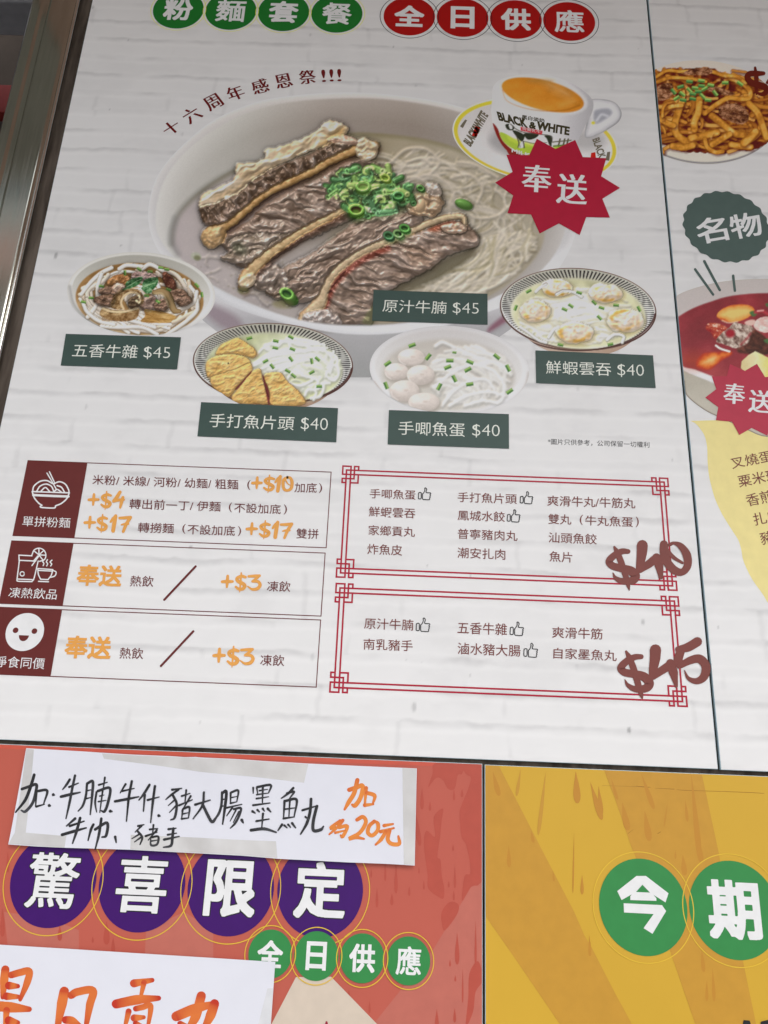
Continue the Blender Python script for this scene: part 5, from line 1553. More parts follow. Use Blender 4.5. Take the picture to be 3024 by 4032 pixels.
# right end pieces of slabs two and three
slab(zB.m([(700, 960), (800, 870), (960, 880), (1010, 960), (940, 1060), (860, 1060), (740, 1040)]), .3, 34, 18, 81, [(0, (124, 98, 74)), (.5, (168, 140, 112)), (1, (206, 184, 160))], amp=24, base=20, rough=5, dome=18)
bw.ell(*zB(820, 975), 24, 32, (184, 156, 124), rot=.2, dome=16, base=44, gloss=.5)
slab(zB.m([(860, 800), (940, 790), (990, 860), (960, 900), (880, 870)]), 0, 20, 12, 82, [(0, (170, 152, 136)), (1, (204, 190, 176))], amp=12, base=20, rough=5, dome=10)


def onion_ring(x, y, r, rot, c, hole=(56, 92, 48), h=60, squash=.72, depth=.7):
    """a cut ring of spring onion: short green tube, pale cut edge, dark inside"""
    c = np.array(c, float)
    dx, dy = math.sin(rot) * r * depth, math.cos(rot) * r * depth * .7
    bw.ell(x + 5, y + r * .9, r * 1.15, r * .8, (50, 70, 40), rot=rot, a=.5, soft=6)
    for t in np.linspace(1, 0, 5):
        bw.ell(x + dx * t, y + dy * t, r, r * squash, c * (.62 + .30 * (1 - t)), rot=rot, dome=r * .25, base=h - 14 * t, gloss=.7)
    bw.ell(x, y, r, r * squash, np.minimum(c * 1.22 + 18, 235), rot=rot, dome=6, base=h + 2, gloss=.6)
    bw.ell(x, y + 1, r * .66, r * squash * .62, hole, rot=rot, soft=1.5, dome=-8, base=h - 4)
    bw.ell(x - r * .05, y + r * .22, r * .42, r * squash * .24, c * .85, rot=rot, soft=3, a=.8)


rs = np.random.RandomState(6)
GREENS = [(100, 146, 82), (82, 126, 74), (130, 168, 94), (156, 184, 106), (72, 108, 70), (114, 156, 88), (178, 196, 138), (94, 138, 94)]
heap_in = inpoly(zB.m([(90, 700), (200, 660), (420, 640), (560, 680), (660, 770), (780, 830), (770, 920), (700, 960), (600, 1030), (500, 1040), (360, 1060), (210, 1040), (190, 930), (80, 880)]))
bw.poly(zB.m([(100, 740), (420, 680), (760, 850), (720, 980), (560, 1060), (250, 1070), (180, 950)]), (58, 78, 46), a=.75, soft=12)
k = 0
while k < 95:
    x_, y_ = zB(80 + rs.rand() * 720, 640 + rs.rand() * 430)
    if not heap_in(x_, y_): continue
    k += 1
    c_ = np.array(GREENS[rs.randint(len(GREENS))], float) * (.85 + .3 * rs.rand()); an = rs.rand() * 3.14; L_ = 12 + 16 * rs.rand(); h0 = 10 + 14 * rs.rand()
    e0, e1 = (x_ - L_ * math.cos(an), y_ - L_ * .7 * math.sin(an)), (x_ + L_ * math.cos(an), y_ + L_ * .7 * math.sin(an))
    if rs.rand() < .62:      # a short length of tube, pale cut end
        bw.line([e0, e1], 18 + 10 * rs.rand(), c_, soft=1.4, dome=7, base=h0, gloss=.8, rough=1.5, smooth=False)
        bw.ell(*e1, 8, 10, np.minimum(c_ * 1.35 + 22, 226), rot=an, soft=1.6, dome=2, base=h0 + 6); bw.ell(*e1, 4, 6, c_ * .62, rot=an, soft=2)
    else:                    # an opened half ring
        a0 = rs.rand() * 6.28; r0 = 13 + 10 * rs.rand()
        bw.line([(x_ + r0 * math.cos(a0 + t), y_ + r0 * .75 * math.sin(a0 + t)) for t in np.linspace(0, 3.6, 8)], 9 + 4 * rs.rand(), c_ * 1.08, soft=1.4, dome=5, base=h0 + 3, gloss=.8)
for (px_, py_), r_, c_, ho in (((350, 815), 62, (116, 166, 78), (150, 178, 96)), ((295, 1005), 66, (106, 160, 64), (78, 66, 40)), ((530, 745), 44, (148, 184, 76), (118, 150, 60)), ((640, 890), 46, (78, 138, 74), (60, 96, 54)), ((820, 830), 34, (78, 122, 62), (60, 92, 50))):
    onion_ring(*zB(px_, py_), r_ * zB.k, (rs.rand() - .5), c_, hole=ho, h=24, squash=.7)
for p_, r_, c_ in ((zd(560, 180), 24, (76, 126, 82)), (zd(640, 165), 24, (136, 182, 108)), (zd(690, 120), 24, (92, 158, 74))):
    onion_ring(*p_, r_ * .9, .3, c_, h=24)
bw.ell(*zd(655, 170), 4, 6, (20, 24, 18))
bw.ell(*zB(1175, 965), 37, 20, (86, 124, 62), rot=.35, dome=14, base=8, gloss=.5)
onion_ring(*zC(1180, 655), 30, .5, (100, 154, 64), h=30, depth=1.3)
bw.ell(*zC(440, 350), 20, 15, (160, 164, 142), rot=.2, a=.8, soft=3); bw.ell(*zC(450, 365), 13, 10, (104, 104, 74), rot=.2, a=.8, soft=3)
bw.ell(*zC(825, 630), 22, 14, (130, 128, 84), a=.7, soft=4); bw.ell(*zC(1150, 740), 40, 18, (128, 122, 78), a=.6, soft=6)
# foam and fat beads on the broth
for k in range(160):
    x_, y_ = zC(380 + rs.rand() * 900, 300 + rs.rand() * 480)
    if bw.H[int((y_ - bw.gy[0]) / bw.h), int((x_ - bw.gx[0]) / bw.h)] > 1: continue
    if not inpoly(SOUP)(x_, y_): continue
    bw.ell(x_, y_, 2 + 4 * rs.rand(), 1.5 + 3 * rs.rand(), (188, 180, 174) if rs.rand() > .45 else (138, 128, 112), a=.45, soft=2)
bw.relight(k=.72, spec=64, ao=.26, p=16, sm=1, lo=-.40)
# front lip over the broth
lipc = mix3([(0, (196, 196, 198)), (1, (212, 212, 214))], np.clip((X - 700) / 900, 0, 1))
front = bw.cov(d_rim, 1.5) * (1 - bw.cov(d_lip, 3.0)) * sstep(Y + (X - 700) * 0.06, 1040, 1140)
prof_ = np.clip(-d_rim / 36, 0, 1)
bw.put(W, front, lipc + (np.sin(prof_ * 3.14) * 10 - 8)[..., None])
bw.build("noodle_bowl_picture", 1, poster)


# ---------- small bowls
def bowl_window(x0, y0, x1, y1, step=2.6):
    return Pic(x0, y0, x1, y1, step)


# spiced beef offal noodles
p = bowl_window(255, 988, 860, 1335)
cx, cy, rx, ry, rt = 556, 1157, 292, 164, .055
W = (slice(None), slice(None))
d, u, v = p.ell_d(W, cx, cy, rx, ry, rt)
p.outline(d)
p.C[:] = mix3([(0, (196, 194, 188)), (1, (214, 212, 210))], np.clip((p.Y - 1000) / 320, 0, 1)) + (np.clip(-d / 12, 0, 1) - .5)[..., None] * 14
p.line([(275, 1130), (292, 1200), (345, 1258), (420, 1303), (470, 1322)], 12, (150, 148, 144), soft=5, a=.8)
d2, u2, v2 = p.ell_d(W, 556, 1150, 272, 145, rt)
p.put(W, p.cov(d2, 2), mix3([(0, (158, 155, 146)), (.5, (182, 180, 172)), (1, (206, 204, 200))], np.clip((p.Y - 1010) / 200, 0, 1)))
d3, u3, v3 = p.ell_d(W, 550, 1178, 252, 142, rt)
p.put(W, p.cov(d3, 2), mix3([(0, (134, 100, 58)), (.5, (166, 128, 80)), (1, (188, 160, 120))], np.clip(.5 + .5 * v3 + (fbm(p.X / 40, p.Y / 40, 3) - .5), 0, 1)))
rs = np.random.RandomState(8)


def in_ell(pts, cx, cy, rx, ry): return all(((q[0] - cx) / rx) ** 2 + ((q[1] - cy) / ry) ** 2 < 1 for q in pts)


def noodles(p, n, cx, cy, rx, ry, width, cols, seed, shade=14, edge=None, curl=1.0, a=.95):
    r = np.random.RandomState(seed); k = 0
    for _ in range(n * 6):
        if k >= n: break
        ang = r.rand() * 6.28; rad = math.sqrt(r.rand()) * .95
        x0, y0 = cx + rx * rad * math.cos(ang), cy + ry * rad * math.sin(ang)
        t = ang + 1.57 + (r.rand() - .5) * 1.6; L = 40 + 80 * r.rand(); bend = (r.rand() - .5) * 1.6 * curl
        pts = []
        for s_ in np.linspace(-.5, .5, 5):
            aa = t + bend * s_
            pts.append((x0 + L * s_ * math.cos(aa), y0 + L * .62 * s_ * math.sin(aa)))
        if not in_ell(pts, cx, cy, rx, ry): continue
        c = np.array(cols[r.randint(len(cols))], float)
        p.line([(q[0] + 1.5, q[1] + 4) for q in pts], width * 1.15, c * .72, a=.45, soft=3)
        p.line(pts, width * (.8 + .4 * r.rand()), c, a=a, soft=1.4, shade=shade, edge=edge); k += 1


strands(p, 46, inell(550, 1184, 240, 130), 15, [(224, 215, 204), (214, 202, 188), (230, 224, 216), (204, 188, 168)], 300, 5, dome=4, S=130, curl=.5, swirl=(550, 1170), gloss=.3, edge=(196, 176, 150))
for q in ([(320, 1160), (360, 1110), (400, 1075), (440, 1055)], [(345, 1250), (380, 1200), (385, 1130), (400, 1080)], [(400, 1285), (470, 1290), (560, 1290), (620, 1318)], [(560, 1060), (590, 1042), (630, 1060), (660, 1080)], [(640, 1330), (700, 1290), (740, 1260), (776, 1220), (770, 1160), (750, 1130)], [(690, 1225), (760, 1195), (775, 1150)], [(510, 1262), (560, 1275), (610, 1290)], [(470, 1060), (500, 1045), (560, 1050)], [(330, 1200), (345, 1230), (390, 1265), (450, 1280)]):
    p.line(q, 17, (228, 221, 212), soft=1.5, dome=5, base=8, gloss=.3, edge=(200, 182, 158))
p.relight(k=.45, spec=16, ao=.25, p=14); p.flatten(0)
zz = z1
CH = [(0, (60, 44, 34)), (.4, (104, 80, 64)), (.75, (142, 114, 96)), (1, (178, 152, 134))]


def chunk(p, z, pts, seed, stops=CH, ang=.4, rough=3, sc=1.0):
    q = z.m(pts)
    p.poly([(a + 4, b + 7) for a, b in q], (74, 54, 36), a=.5, soft=5)
    p.poly(q, 0, tex=fibre(ang, 26 * sc, 12 * sc, seed, stops, .28, .72, 6, 9), rough=rough, dome=10, base=12, gloss=.6, round_=12)


chunk(p, zz, [(470, 420), (500, 350), (600, 310), (700, 340), (700, 400), (640, 440), (560, 430)], 1, [(0, (110, 70, 40)), (.5, (150, 106, 66)), (1, (176, 138, 100))])
chunk(p, zz, [(720, 350), (750, 290), (880, 290), (980, 330), (920, 370), (800, 370)], 2, [(0, (96, 70, 62)), (1, (184, 164, 160))])
chunk(p, zz, [(1040, 310), (1080, 290), (1170, 390), (1160, 470), (1060, 420)], 3, [(0, (70, 40, 30)), (1, (112, 72, 56))])
chunk(p, zz, [(330, 570), (400, 530), (540, 520), (530, 620), (440, 640), (380, 620)], 4)
chunk(p, zz, [(500, 470), (570, 400), (660, 440), (600, 500), (520, 520)], 5, [(0, (120, 80, 62)), (.5, (176, 146, 126)), (1, (202, 182, 168))])
chunk(p, zz, [(380, 480), (460, 440), (520, 450), (510, 510), (420, 520)], 6)
chunk(p, zz, [(1120, 490), (1230, 460), (1300, 520), (1340, 590), (1240, 640), (1170, 600)], 7)
chunk(p, zz, [(800, 620), (900, 530), (980, 560), (960, 660), (860, 680)], 8, [(0, (84, 62, 52)), (.5, (136, 112, 100)), (1, (190, 170, 158))])
chunk(p, zz, [(960, 600), (1060, 560), (1100, 640), (1040, 690), (960, 670)], 9)
chunk(p, zz, [(700, 560), (800, 520), (840, 600), (760, 660), (690, 640)], 14, [(0, (56, 44, 32)), (1, (112, 92, 70))])
# honeycomb tripe
HC = [(0, (104, 76, 46)), (.45, (150, 118, 78)), (1, (196, 168, 124))]
p.poly(zz.m([(520, 660), (520, 580), (570, 500), (680, 455), (790, 470), (845, 540), (835, 610), (790, 600), (800, 540), (740, 500), (660, 530), (620, 600), (630, 665)]), 0, tex=fibre(1.2, 9, 9, 21, HC, .3, .66, 4), rough=2)
p.line(zz.m([(640, 665), (615, 600), (650, 530), (730, 495), (800, 530), (800, 600), (770, 580)]), 9, (206, 184, 146), shade=14)
p.poly(zz.m([(395, 700), (440, 650), (500, 670), (640, 680), (780, 650), (800, 690), (760, 770), (620, 795), (480, 775), (410, 740)]), 0, tex=fibre(1.5, 10, 12, 22, HC, .3, .66, 4), rough=2)
p.line(zz.m([(430, 660), (510, 690), (640, 695), (780, 660)]), 8, (210, 190, 152), shade=10)
for k in range(26):
    x_ = 420 + k * 14; y_ = 720 + 20 * math.sin(k * .12 + 1); p.line(zz.m([(x_, y_), (x_ + 6, y_ + 45)]), 4, (112, 80, 46), a=.6, soft=2)
for k in range(22):
    a_ = 2.6 + k * .13; p.line(zz.m([(680 + 120 * math.cos(a_), 570 + 90 * math.sin(a_)), (680 + 150 * math.cos(a_), 570 + 112 * math.sin(a_))]), 3, (104, 76, 44), a=.6, soft=2)
p.line(zz.m([(950, 500), (1030, 485), (1100, 530), (1130, 620), (1160, 680), (1210, 690)]), [18, 26, 28, 28, 26, 16], (150, 124, 84), shade=20, edge=(104, 80, 50))
p.line(zz.m([(960, 510), (1030, 510), (1070, 560), (1100, 640)]), 7, (200, 180, 140), a=.8, soft=2)
# bamboo / radish chunk
p.poly(zz.m([(870, 670), (1160, 730), (1140, 780), (1080, 810), (820, 800), (860, 740)]), 0, tex=fibre(.18, 60, 8, 25, [(0, (140, 100, 50)), (.5, (178, 138, 78)), (1, (206, 174, 118))], .3, .7, 3), rough=1.5)
# herb leaves
for q in ([(660, 410), (720, 360), (830, 340), (810, 400), (750, 440), (690, 460)], [(830, 430), (870, 360), (980, 345), (990, 400), (950, 460), (890, 470)], [(820, 450), (900, 440), (930, 490), (880, 510)], [(620, 470), (690, 430), (720, 450), (660, 470)]):
    p.poly(zz.m(q), 0, tex=fibre(-.4, 16, 10, int(q[0][0]), [(0, (44, 88, 50)), (.5, (74, 124, 76)), (1, (134, 172, 128))], .34, .66, 6), rough=2)
p.line(zz.m([(840, 450), (900, 420), (970, 400)]), 3, (170, 196, 150), a=.8); p.line(zz.m([(680, 440), (760, 390), (820, 360)]), 3, (160, 190, 146), a=.8)
for x_, y_, r_ in ((655, 300, 1.5), (910, 285, .1), (800, 262, .6), (1020, 245, .1), (1080, 262, .1), (415, 435, .1), (310, 553, .1), (230, 595, .2), (1388, 425, .8), (1440, 520, 1.4), (875, 530, .1), (990, 590, .6), (1100, 468, .4)):
    scallion(p, *zz(x_, y_), 10, r_)
p.relight(k=.7, spec=45, ao=.34, p=14)
p.build("offal_noodle_picture", 3, poster)

# striped bowls -------------------------------------------------------


def striped_bowl(p, cx, cy, rx, ry, rt, icx, icy, irx, iry, seed, soup=(196, 200, 160)):
    """white bowl with brown rim line and dark radial stripes inside"""
    W = (slice(None), slice(None))
    d, u, v = p.ell_d(W, cx, cy, rx, ry, rt)
    low = np.maximum(p.ell_d(W, cx + 4, cy + ry * .22, rx * .80, ry * .94, rt)[0], cy - p.Y)
    p.outline(np.minimum(d, low))
    p.C[:] = mix3([(0, (196, 176, 160)), (1, (160, 132, 112))], np.clip((p.X - cx + rx) / (2 * rx), 0, 1))
    p.put(W, p.cov(d), (74, 46, 42))
    d1, u1, v1 = p.ell_d(W, cx, cy - 2, rx - 5, ry - 5, rt)
    p.put(W, p.cov(d1), mix3([(0, (170, 168, 154)), (.6, (206, 206, 200)), (1, (222, 222, 220))], np.clip((p.Y - cy + ry) / (1.6 * ry), 0, 1)))
    # stripes between the rim and the broth
    dI, uI, vI = p.ell_d(W, icx, icy, irx, iry, rt)
    th = np.arctan2(v1, u1)
    n = 118
    ph = th * n / (2 * math.pi) + .35 * (fbm(p.X / 60, p.Y / 60, seed) - .5)
    st = np.abs(ph - np.floor(ph) - .5) * 2
    thick = .46
    m = (1 - sstep(st, thick - .16, thick + .16)) * (d1 < -5) * sstep(dI, -2, 6)
    p.put(W, m, (46, 42, 40), .97)
    sc = mix3([(0, tuple(c - 34 for c in soup)), (.5, soup), (1, tuple(min(255, c + 22) for c in soup))], np.clip(.3 + .5 * (vI + 1) / 2 + (fbm(p.X / 45, p.Y / 45, seed + 2) - .5) * .9, 0, 1))
    p.put(W, p.cov(dI, 7), sc)
    p.line([(cx + rx * .985 * math.cos(a), cy + 3 + ry * .985 * math.sin(a)) for a in np.linspace(.1, 3.0, 26)], 6, (66, 38, 34), a=.9)


# fish slice noodles
p = bowl_window(752, 1262, 1400, 1622)
striped_bowl(p, 1075, 1432, 316, 160, .05, 1078, 1452, 268, 140, 3)
strands(p, 90, lambda x, y: inell(1165, 1442, 178, 112)(x, y), 11, [(228, 229, 222), (220, 221, 212), (232, 233, 229), (206, 209, 190)], 280, 12, dome=2.4, S=110, curl=.8, ang0=.3, gloss=.3, edge=(206, 208, 190))
p.ell(1130, 1390, 110, 56, (231, 232, 227), a=.6, soft=26)
for q in ([(1290, 1450), (1320, 1440), (1335, 1470), (1315, 1500), (1285, 1480), (1300, 1452)], [(1240, 1540), (1275, 1520), (1262, 1560), (1225, 1570)], [(1200, 1560), (1215, 1535), (1245, 1545), (1235, 1575)], [(1280, 1380), (1310, 1420), (1300, 1470)], [(1190, 1480), (1250, 1500), (1240, 1540)], [(1120, 1500), (1180, 1520), (1230, 1500)]):
    p.line(q, 12, (230, 231, 226), dome=3.5, base=4, gloss=.3, edge=(206, 208, 190))
p.relight(k=.34, spec=10, ao=.14, p=14, sm=1); p.flatten(1, p.ell_d((slice(None), slice(None)), 1078, 1452, 268, 140, .05)[0] < -6)
FC = [(0, (198, 152, 84)), (.35, (212, 170, 102)), (.7, (222, 184, 118)), (1, (230, 198, 138))]


def cake(pts, seed):
    q = z2.m(pts)
    p.poly([(a + 2, b + 4) for a, b in q], (168, 122, 72), a=.5, soft=7)
    p.poly(q, 0, tex=fibre(-.15, 30, 14, seed, FC, .22, .78, 8, 7), rough=2.2, seed=seed, dome=6, base=5, gloss=.2, round_=18)
    P = np.array(q); c = P.mean(0)
    for k in range(len(q)):
        a_, b_ = np.array(q[k]), np.array(q[(k + 1) % len(q)])
        if (a_ + b_)[1] / 2 > c[1]:
            p.line([tuple(a_ * .96 + c * .04), tuple(b_ * .96 + c * .04)], 7, (190, 138, 74), a=.4, soft=6)
    r = np.random.RandomState(seed)
    for k in range(8):
        t = r.rand(len(q)); t = t ** 3; t /= t.sum(); x_, y_ = (P * t[:, None]).sum(0)
        p.line([(x_, y_), (x_ + 10 * r.rand() + 4, y_ - 3)], 3 + 3 * r.rand(), (188, 138, 74) if r.rand() > .45 else (240, 214, 164), a=.45, soft=2.5)


cake([(270, 385), (320, 290), (460, 225), (510, 235), (620, 310), (665, 380), (620, 410), (540, 390), (400, 370)], 1)
cake([(175, 500), (190, 440), (280, 395), (400, 380), (540, 400), (600, 450), (560, 500), (420, 540), (300, 570), (195, 595)], 2)
cake([(215, 610), (300, 570), (440, 530), (590, 460), (620, 530), (580, 580), (470, 690), (420, 770), (370, 785), (250, 700)], 3)
p.poly(z2.m([(455, 710), (520, 640), (610, 540), (600, 590), (520, 670), (470, 720)]), (132, 62, 56), soft=2)
cake([(420, 800), (470, 730), (580, 590), (650, 520), (700, 530), (720, 620), (750, 740), (790, 850), (640, 855), (480, 850)], 4)
p.poly(z2.m([(715, 580), (760, 650), (785, 740), (790, 860), (770, 850), (745, 730)]), (124, 50, 52), soft=2)
cake([(730, 580), (820, 550), (900, 560), (960, 640), (1060, 730), (1130, 830), (1090, 865), (960, 875), (800, 860), (785, 740)], 5)
p.ell(*z2(388, 467), 3.2, 3.4, (40, 30, 24))
for x_, y_, r_ in ((1005, 330, .4), (990, 425, .9), (745, 445, -.5), (845, 252, .2), (990, 215, .5), (1245, 425, .7), (1190, 445, 1.4), (1190, 553, -.5), (1015, 585, .7), (960, 540, .5), (1262, 688, 0), (810, 495, .9), (840, 318, .2), (590, 225, -.3)):
    scallion(p, *z2(x_, y_), 11, r_, 0)
p.relight(k=.5, spec=18, ao=.2, p=14)
p.build("fish_slice_noodle_picture", 3.4, poster)

# fish ball noodles
p = bowl_window(1450, 1276, 2096, 1630)
W = (slice(None), slice(None))
d, u, v = p.ell_d(W, 1769, 1456, 314, 172, .045)
p.outline(d)
p.C[:] = mix3([(0, (200, 198, 198)), (.5, (214, 213, 213)), (1, (222, 221, 222))], np.clip((p.Y - 1280) / 300, 0, 1)) + (np.clip(-d / 14, 0, 1) - .6)[..., None] * 10
p.line([(1470, 1510), (1520, 1575), (1580, 1616), (1640, 1630)], 12, (164, 140, 122), a=.7, soft=5)
p.line([(2082, 1470), (2070, 1520), (2030, 1575), (1960, 1622)], 10, (180, 172, 166), a=.8, soft=5)
d2, _, v2 = p.ell_d(W, 1766, 1452, 290, 154, .045)
p.put(W, p.cov(d2, 4), mix3([(0, (192, 188, 186)), (.5, (206, 204, 202)), (1, (214, 212, 210))], np.clip((p.Y - 1290) / 200, 0, 1)))
d3, _, v3 = p.ell_d(W, 1764, 1478, 262, 142, .045)
p.put(W, p.cov(d3, 8), mix3([(0, (186, 180, 172)), (.5, (198, 193, 184)), (1, (206, 202, 194))], np.clip(.4 + .5 * v3 + (fbm(p.X / 50, p.Y / 40, 6) - .5) * 1.2, 0, 1)))
strands(p, 70, inell(1852, 1480, 165, 118), 12, [(221, 219, 216), (213, 211, 206), (226, 225, 223), (205, 202, 194)], 330, 15, dome=2.0, S=150, curl=.4, swirl=(1790, 1560), gloss=.2, edge=(206, 203, 197), a=.8)
for q in ([(1740, 1600), (1790, 1540), (1860, 1500), (1920, 1500), (1960, 1560)], [(1770, 1600), (1840, 1560), (1920, 1545), (1990, 1560)], [(1960, 1480), (1985, 1520), (1980, 1570), (1960, 1590)], [(1715, 1365), (1740, 1350), (1770, 1360), (1790, 1370)], [(1880, 1440), (1940, 1460), (1980, 1500)], [(1720, 1520), (1780, 1470), (1850, 1440), (1910, 1440)], [(1830, 1600), (1900, 1580), (1960, 1590)]):
    p.line(q, 14, (226, 225, 223), soft=2.5, dome=2.5, base=3, gloss=.2, edge=(210, 207, 201), a=.85)
p.relight(k=.34, spec=8, ao=.12, p=14, sm=1); p.flatten(2)
for x_, y_, rx_, ry_ in ((472, 398, 126, 80), (335, 532, 114, 80), (560, 562, 130, 94), (410, 710, 138, 100), (590, 815, 146, 88)):
    a, b = z3(x_, y_); k_ = z3.k
    p.ell(a + 5, b + 9, rx_ * k_ * 1.02, ry_ * k_ * 1.02, (158, 148, 136), a=.7, soft=6)
    p.ell(a, b, rx_ * k_, ry_ * k_, (212, 202, 194), shade=lambda u, v: -10 * u - 20 * v - 16 * np.clip(u * u + v * v - .45, 0, 1) + 26 * (fbm(u * 3 + 9, v * 3 + 4, int(abs(x_)), 4) - .5))
    p.ell(a - rx_ * k_ * .25, b - ry_ * k_ * .3, rx_ * k_ * .45, ry_ * k_ * .35, (232, 228, 224), a=.55, soft=10)
    p.line([(a - rx_ * k_ * .9, b + 4), (a - rx_ * k_ * .8, b + ry_ * k_ * .5), (a - rx_ * k_ * .45, b + ry_ * k_ * .86)], 4, (236, 232, 228), a=.5, soft=2)
    p.ell(a + 6, b - 2, 8, 3, (184, 168, 154), a=.5, soft=3)
for x_, y_, r_ in ((480, 285, -.35), (252, 455, -.6), (630, 393, -.9), (875, 352, .1), (832, 428, 0), (1020, 441, .4), (812, 490, -.4), (1000, 512, -.5), (1270, 391, .7), (1376, 498, 1.1), (875, 596, 1.1), (1018, 648, -.15), (733, 672, -1.1), (1390, 715, -.6), (238, 660, 1.2)):
    scallion(p, *z3(x_, y_), 14 if r_ != .1 else 8, r_, 0)
p.relight(k=.6, spec=20, ao=.25, p=14)
p.build("fish_ball_noodle_picture", 3.8, poster)

# prawn wonton noodles
p = bowl_window(1960, 1046, 2592, 1396)
striped_bowl(p, 2276, 1218, 309, 162, .065, 2276, 1236, 264, 138, 7, soup=(206, 204, 168))
strands(p, 110, inell(2272, 1246, 230, 112), 10, [(228, 227, 219), (232, 231, 227), (218, 215, 202), (206, 202, 180)], 280, 22, dome=2.2, S=110, curl=.8, gloss=.3, edge=(208, 204, 184))
p.ell(2255, 1205, 105, 56, (233, 232, 228), a=.7, soft=28)
p.relight(k=.34, spec=10, ao=.14, p=14, sm=1); p.flatten(1, p.ell_d((slice(None), slice(None)), 2276, 1236, 264, 138, .065)[0] < -6)
for x_, y_, rx_, ry_, sd in ((620, 280, 155, 90, 1), (1090, 330, 165, 95, 2), (410, 500, 150, 112, 3), (1270, 590, 180, 120, 4), (790, 710, 185, 105, 5)):
    a, b = z4w(x_, y_); k_ = z4w.k; A, B = rx_ * k_, ry_ * k_
    p.ell(a + 2, b + 8, A * 1.06, B * 1.04, (180, 160, 96), a=.6, soft=8)
    w = p.win(a - A * 1.4, b - B * 1.4, a + A * 1.4, b + B * 1.4)
    dd, uu, vv = p.ell_d(w, a, b, A, B)
    n = fbm(p.X[w] / 30, p.Y[w] / 24, sd * 7, 4)
    dd = dd + (fbm(p.X[w] / 26, p.Y[w] / 26, sd + 50, 2) - .5) * 14
    rr2 = uu * uu + vv * vv
    col = mix3([(0, (206, 162, 84)), (.25, (220, 188, 134)), (.5, (222, 201, 180)), (.8, (228, 212, 194)), (1, (234, 228, 214))], np.clip(.62 + (n - .5) * .9 - .16 * vv - .62 * np.exp(-((np.sqrt(rr2) - .74) / .15) ** 2) * sstep(fbm(p.X[w] / 40, p.Y[w] / 40, sd * 3 + 1, 2), .45, .7) + .5 * sstep(rr2, .8, 1.1), 0, 1))
    p.put(w, p.cov(dd, 4), col)
    p.lift(w, p.cov(dd), 2 + 14 * np.sqrt(np.clip(1.05 - rr2, 0, 1)) + 6 * (1 - np.abs(2 * fbm(p.X[w] / 30, p.Y[w] / 24, sd * 5 + 2, 2) - 1)), .4)
    r = np.random.RandomState(sd)
    for k in range(12):
        an = r.rand() * 6.28; x1, y1 = a + A * .75 * math.cos(an) * r.rand(), b + B * .75 * math.sin(an) * r.rand()
        p.line([(x1, y1), (x1 + 14 * (r.rand() - .5), y1 - 8), (x1 + 26 * (r.rand() - .5), y1 - 20 * r.rand())], 4 + 4 * r.rand(), (238, 230, 218) if r.rand() > .4 else (196, 160, 110), a=.5, soft=3)
    for k in range(3):
        an = .3 + k * 1.1; p.ell(a + A * .74 * math.cos(an), b + B * .72 * math.sin(an), 11, 6, (210, 160, 66), rot=an + 1.5, a=.4, soft=6)
for q in ([(2390, 1340), (2420, 1318), (2455, 1325), (2450, 1350)], [(2050, 1290), (2080, 1310), (2120, 1340), (2150, 1350)], [(2190, 1160), (2220, 1146), (2260, 1152), (2290, 1170)], [(2160, 1330), (2180, 1300), (2200, 1290)], [(2110, 1150), (2125, 1135), (2150, 1120)]):
    p.line(q, 12, (232, 231, 227), dome=3.5, base=4, gloss=.3, edge=(210, 206, 190))
for x_, y_, r_ in ((750, 450, .6), (975, 420, .8), (830, 325, .3), (1025, 565, .8), (690, 485, .4), (1185, 445, .1), (1405, 480, 1.1), (1130, 820, -.2), (650, 825, .2), (1045, 470, .3), (220, 470, -1.2), (345, 310, -.5)):
    scallion(p, *z4w(x_, y_), 11, r_, 0)
p.relight(k=.42, spec=16, ao=.18, p=14)
p.build("wonton_noodle_picture", 3.4, poster)

# ---------- milk tea cup and saucer
p = Pic(1768, 276, 2452, 708, 2.6)
W = (slice(None), slice(None))
sx, sy = zq(800, 640)
dS, uS, vS = p.ell_d(W, sx, sy, 718 * zq.k, 352 * zq.k, .17)
cup = zq.m([(430, 300), (440, 180), (520, 110), (700, 72), (900, 78), (1100, 140), (1240, 230), (1300, 310), (1290, 400), (1240, 500), (1190, 600), (1150, 680), (1100, 760), (900, 790), (700, 770), (560, 700), (480, 600), (440, 500), (425, 400)])
dC = p.poly_d(W, catmull(cup, 4, closed=True))
hd = zq.m([(1290, 320), (1370, 292), (1470, 310), (1535, 380), (1530, 450), (1450, 520), (1340, 545), (1230, 560)])
dH = p.poly_d(W, catmull(zq.m([(1270, 300), (1380, 285), (1490, 315), (1545, 400), (1520, 480), (1430, 545), (1320, 600), (1230, 610), (1250, 450)]), 4, closed=True))
p.outline(np.minimum(np.minimum(dS, dC), dH))
p.C[:] = (182, 178, 176)
p.put(W, p.cov(dS), (206, 202, 194))
d1 = p.ell_d(W, sx, sy, 706 * zq.k, 342 * zq.k, .17)[0]; p.put(W, p.cov(d1, 1.5), (200, 172, 58))
d2 = p.ell_d(W, sx, sy + 2, 672 * zq.k, 318 * zq.k, .17)[0]
p.put(W, p.cov(d2, 1.5), mix3([(0, (176, 172, 170)), (.6, (190, 187, 186)), (1, (196, 194, 193))], np.clip((p.Y - 420) / 260, 0, 1)) + (fbm(p.X / 60, p.Y / 60, 2) - .5)[..., None] * 10)
p.ell(*zq(560, 640), 70, 46, (150, 147, 147), rot=.3, a=.75, soft=14); p.ell(*zq(1250, 640), 70, 40, (140, 138, 138), a=.6, soft=16); p.ell(*zq(640, 700), 110, 40, (140, 138, 138), rot=.25, a=.6, soft=12)
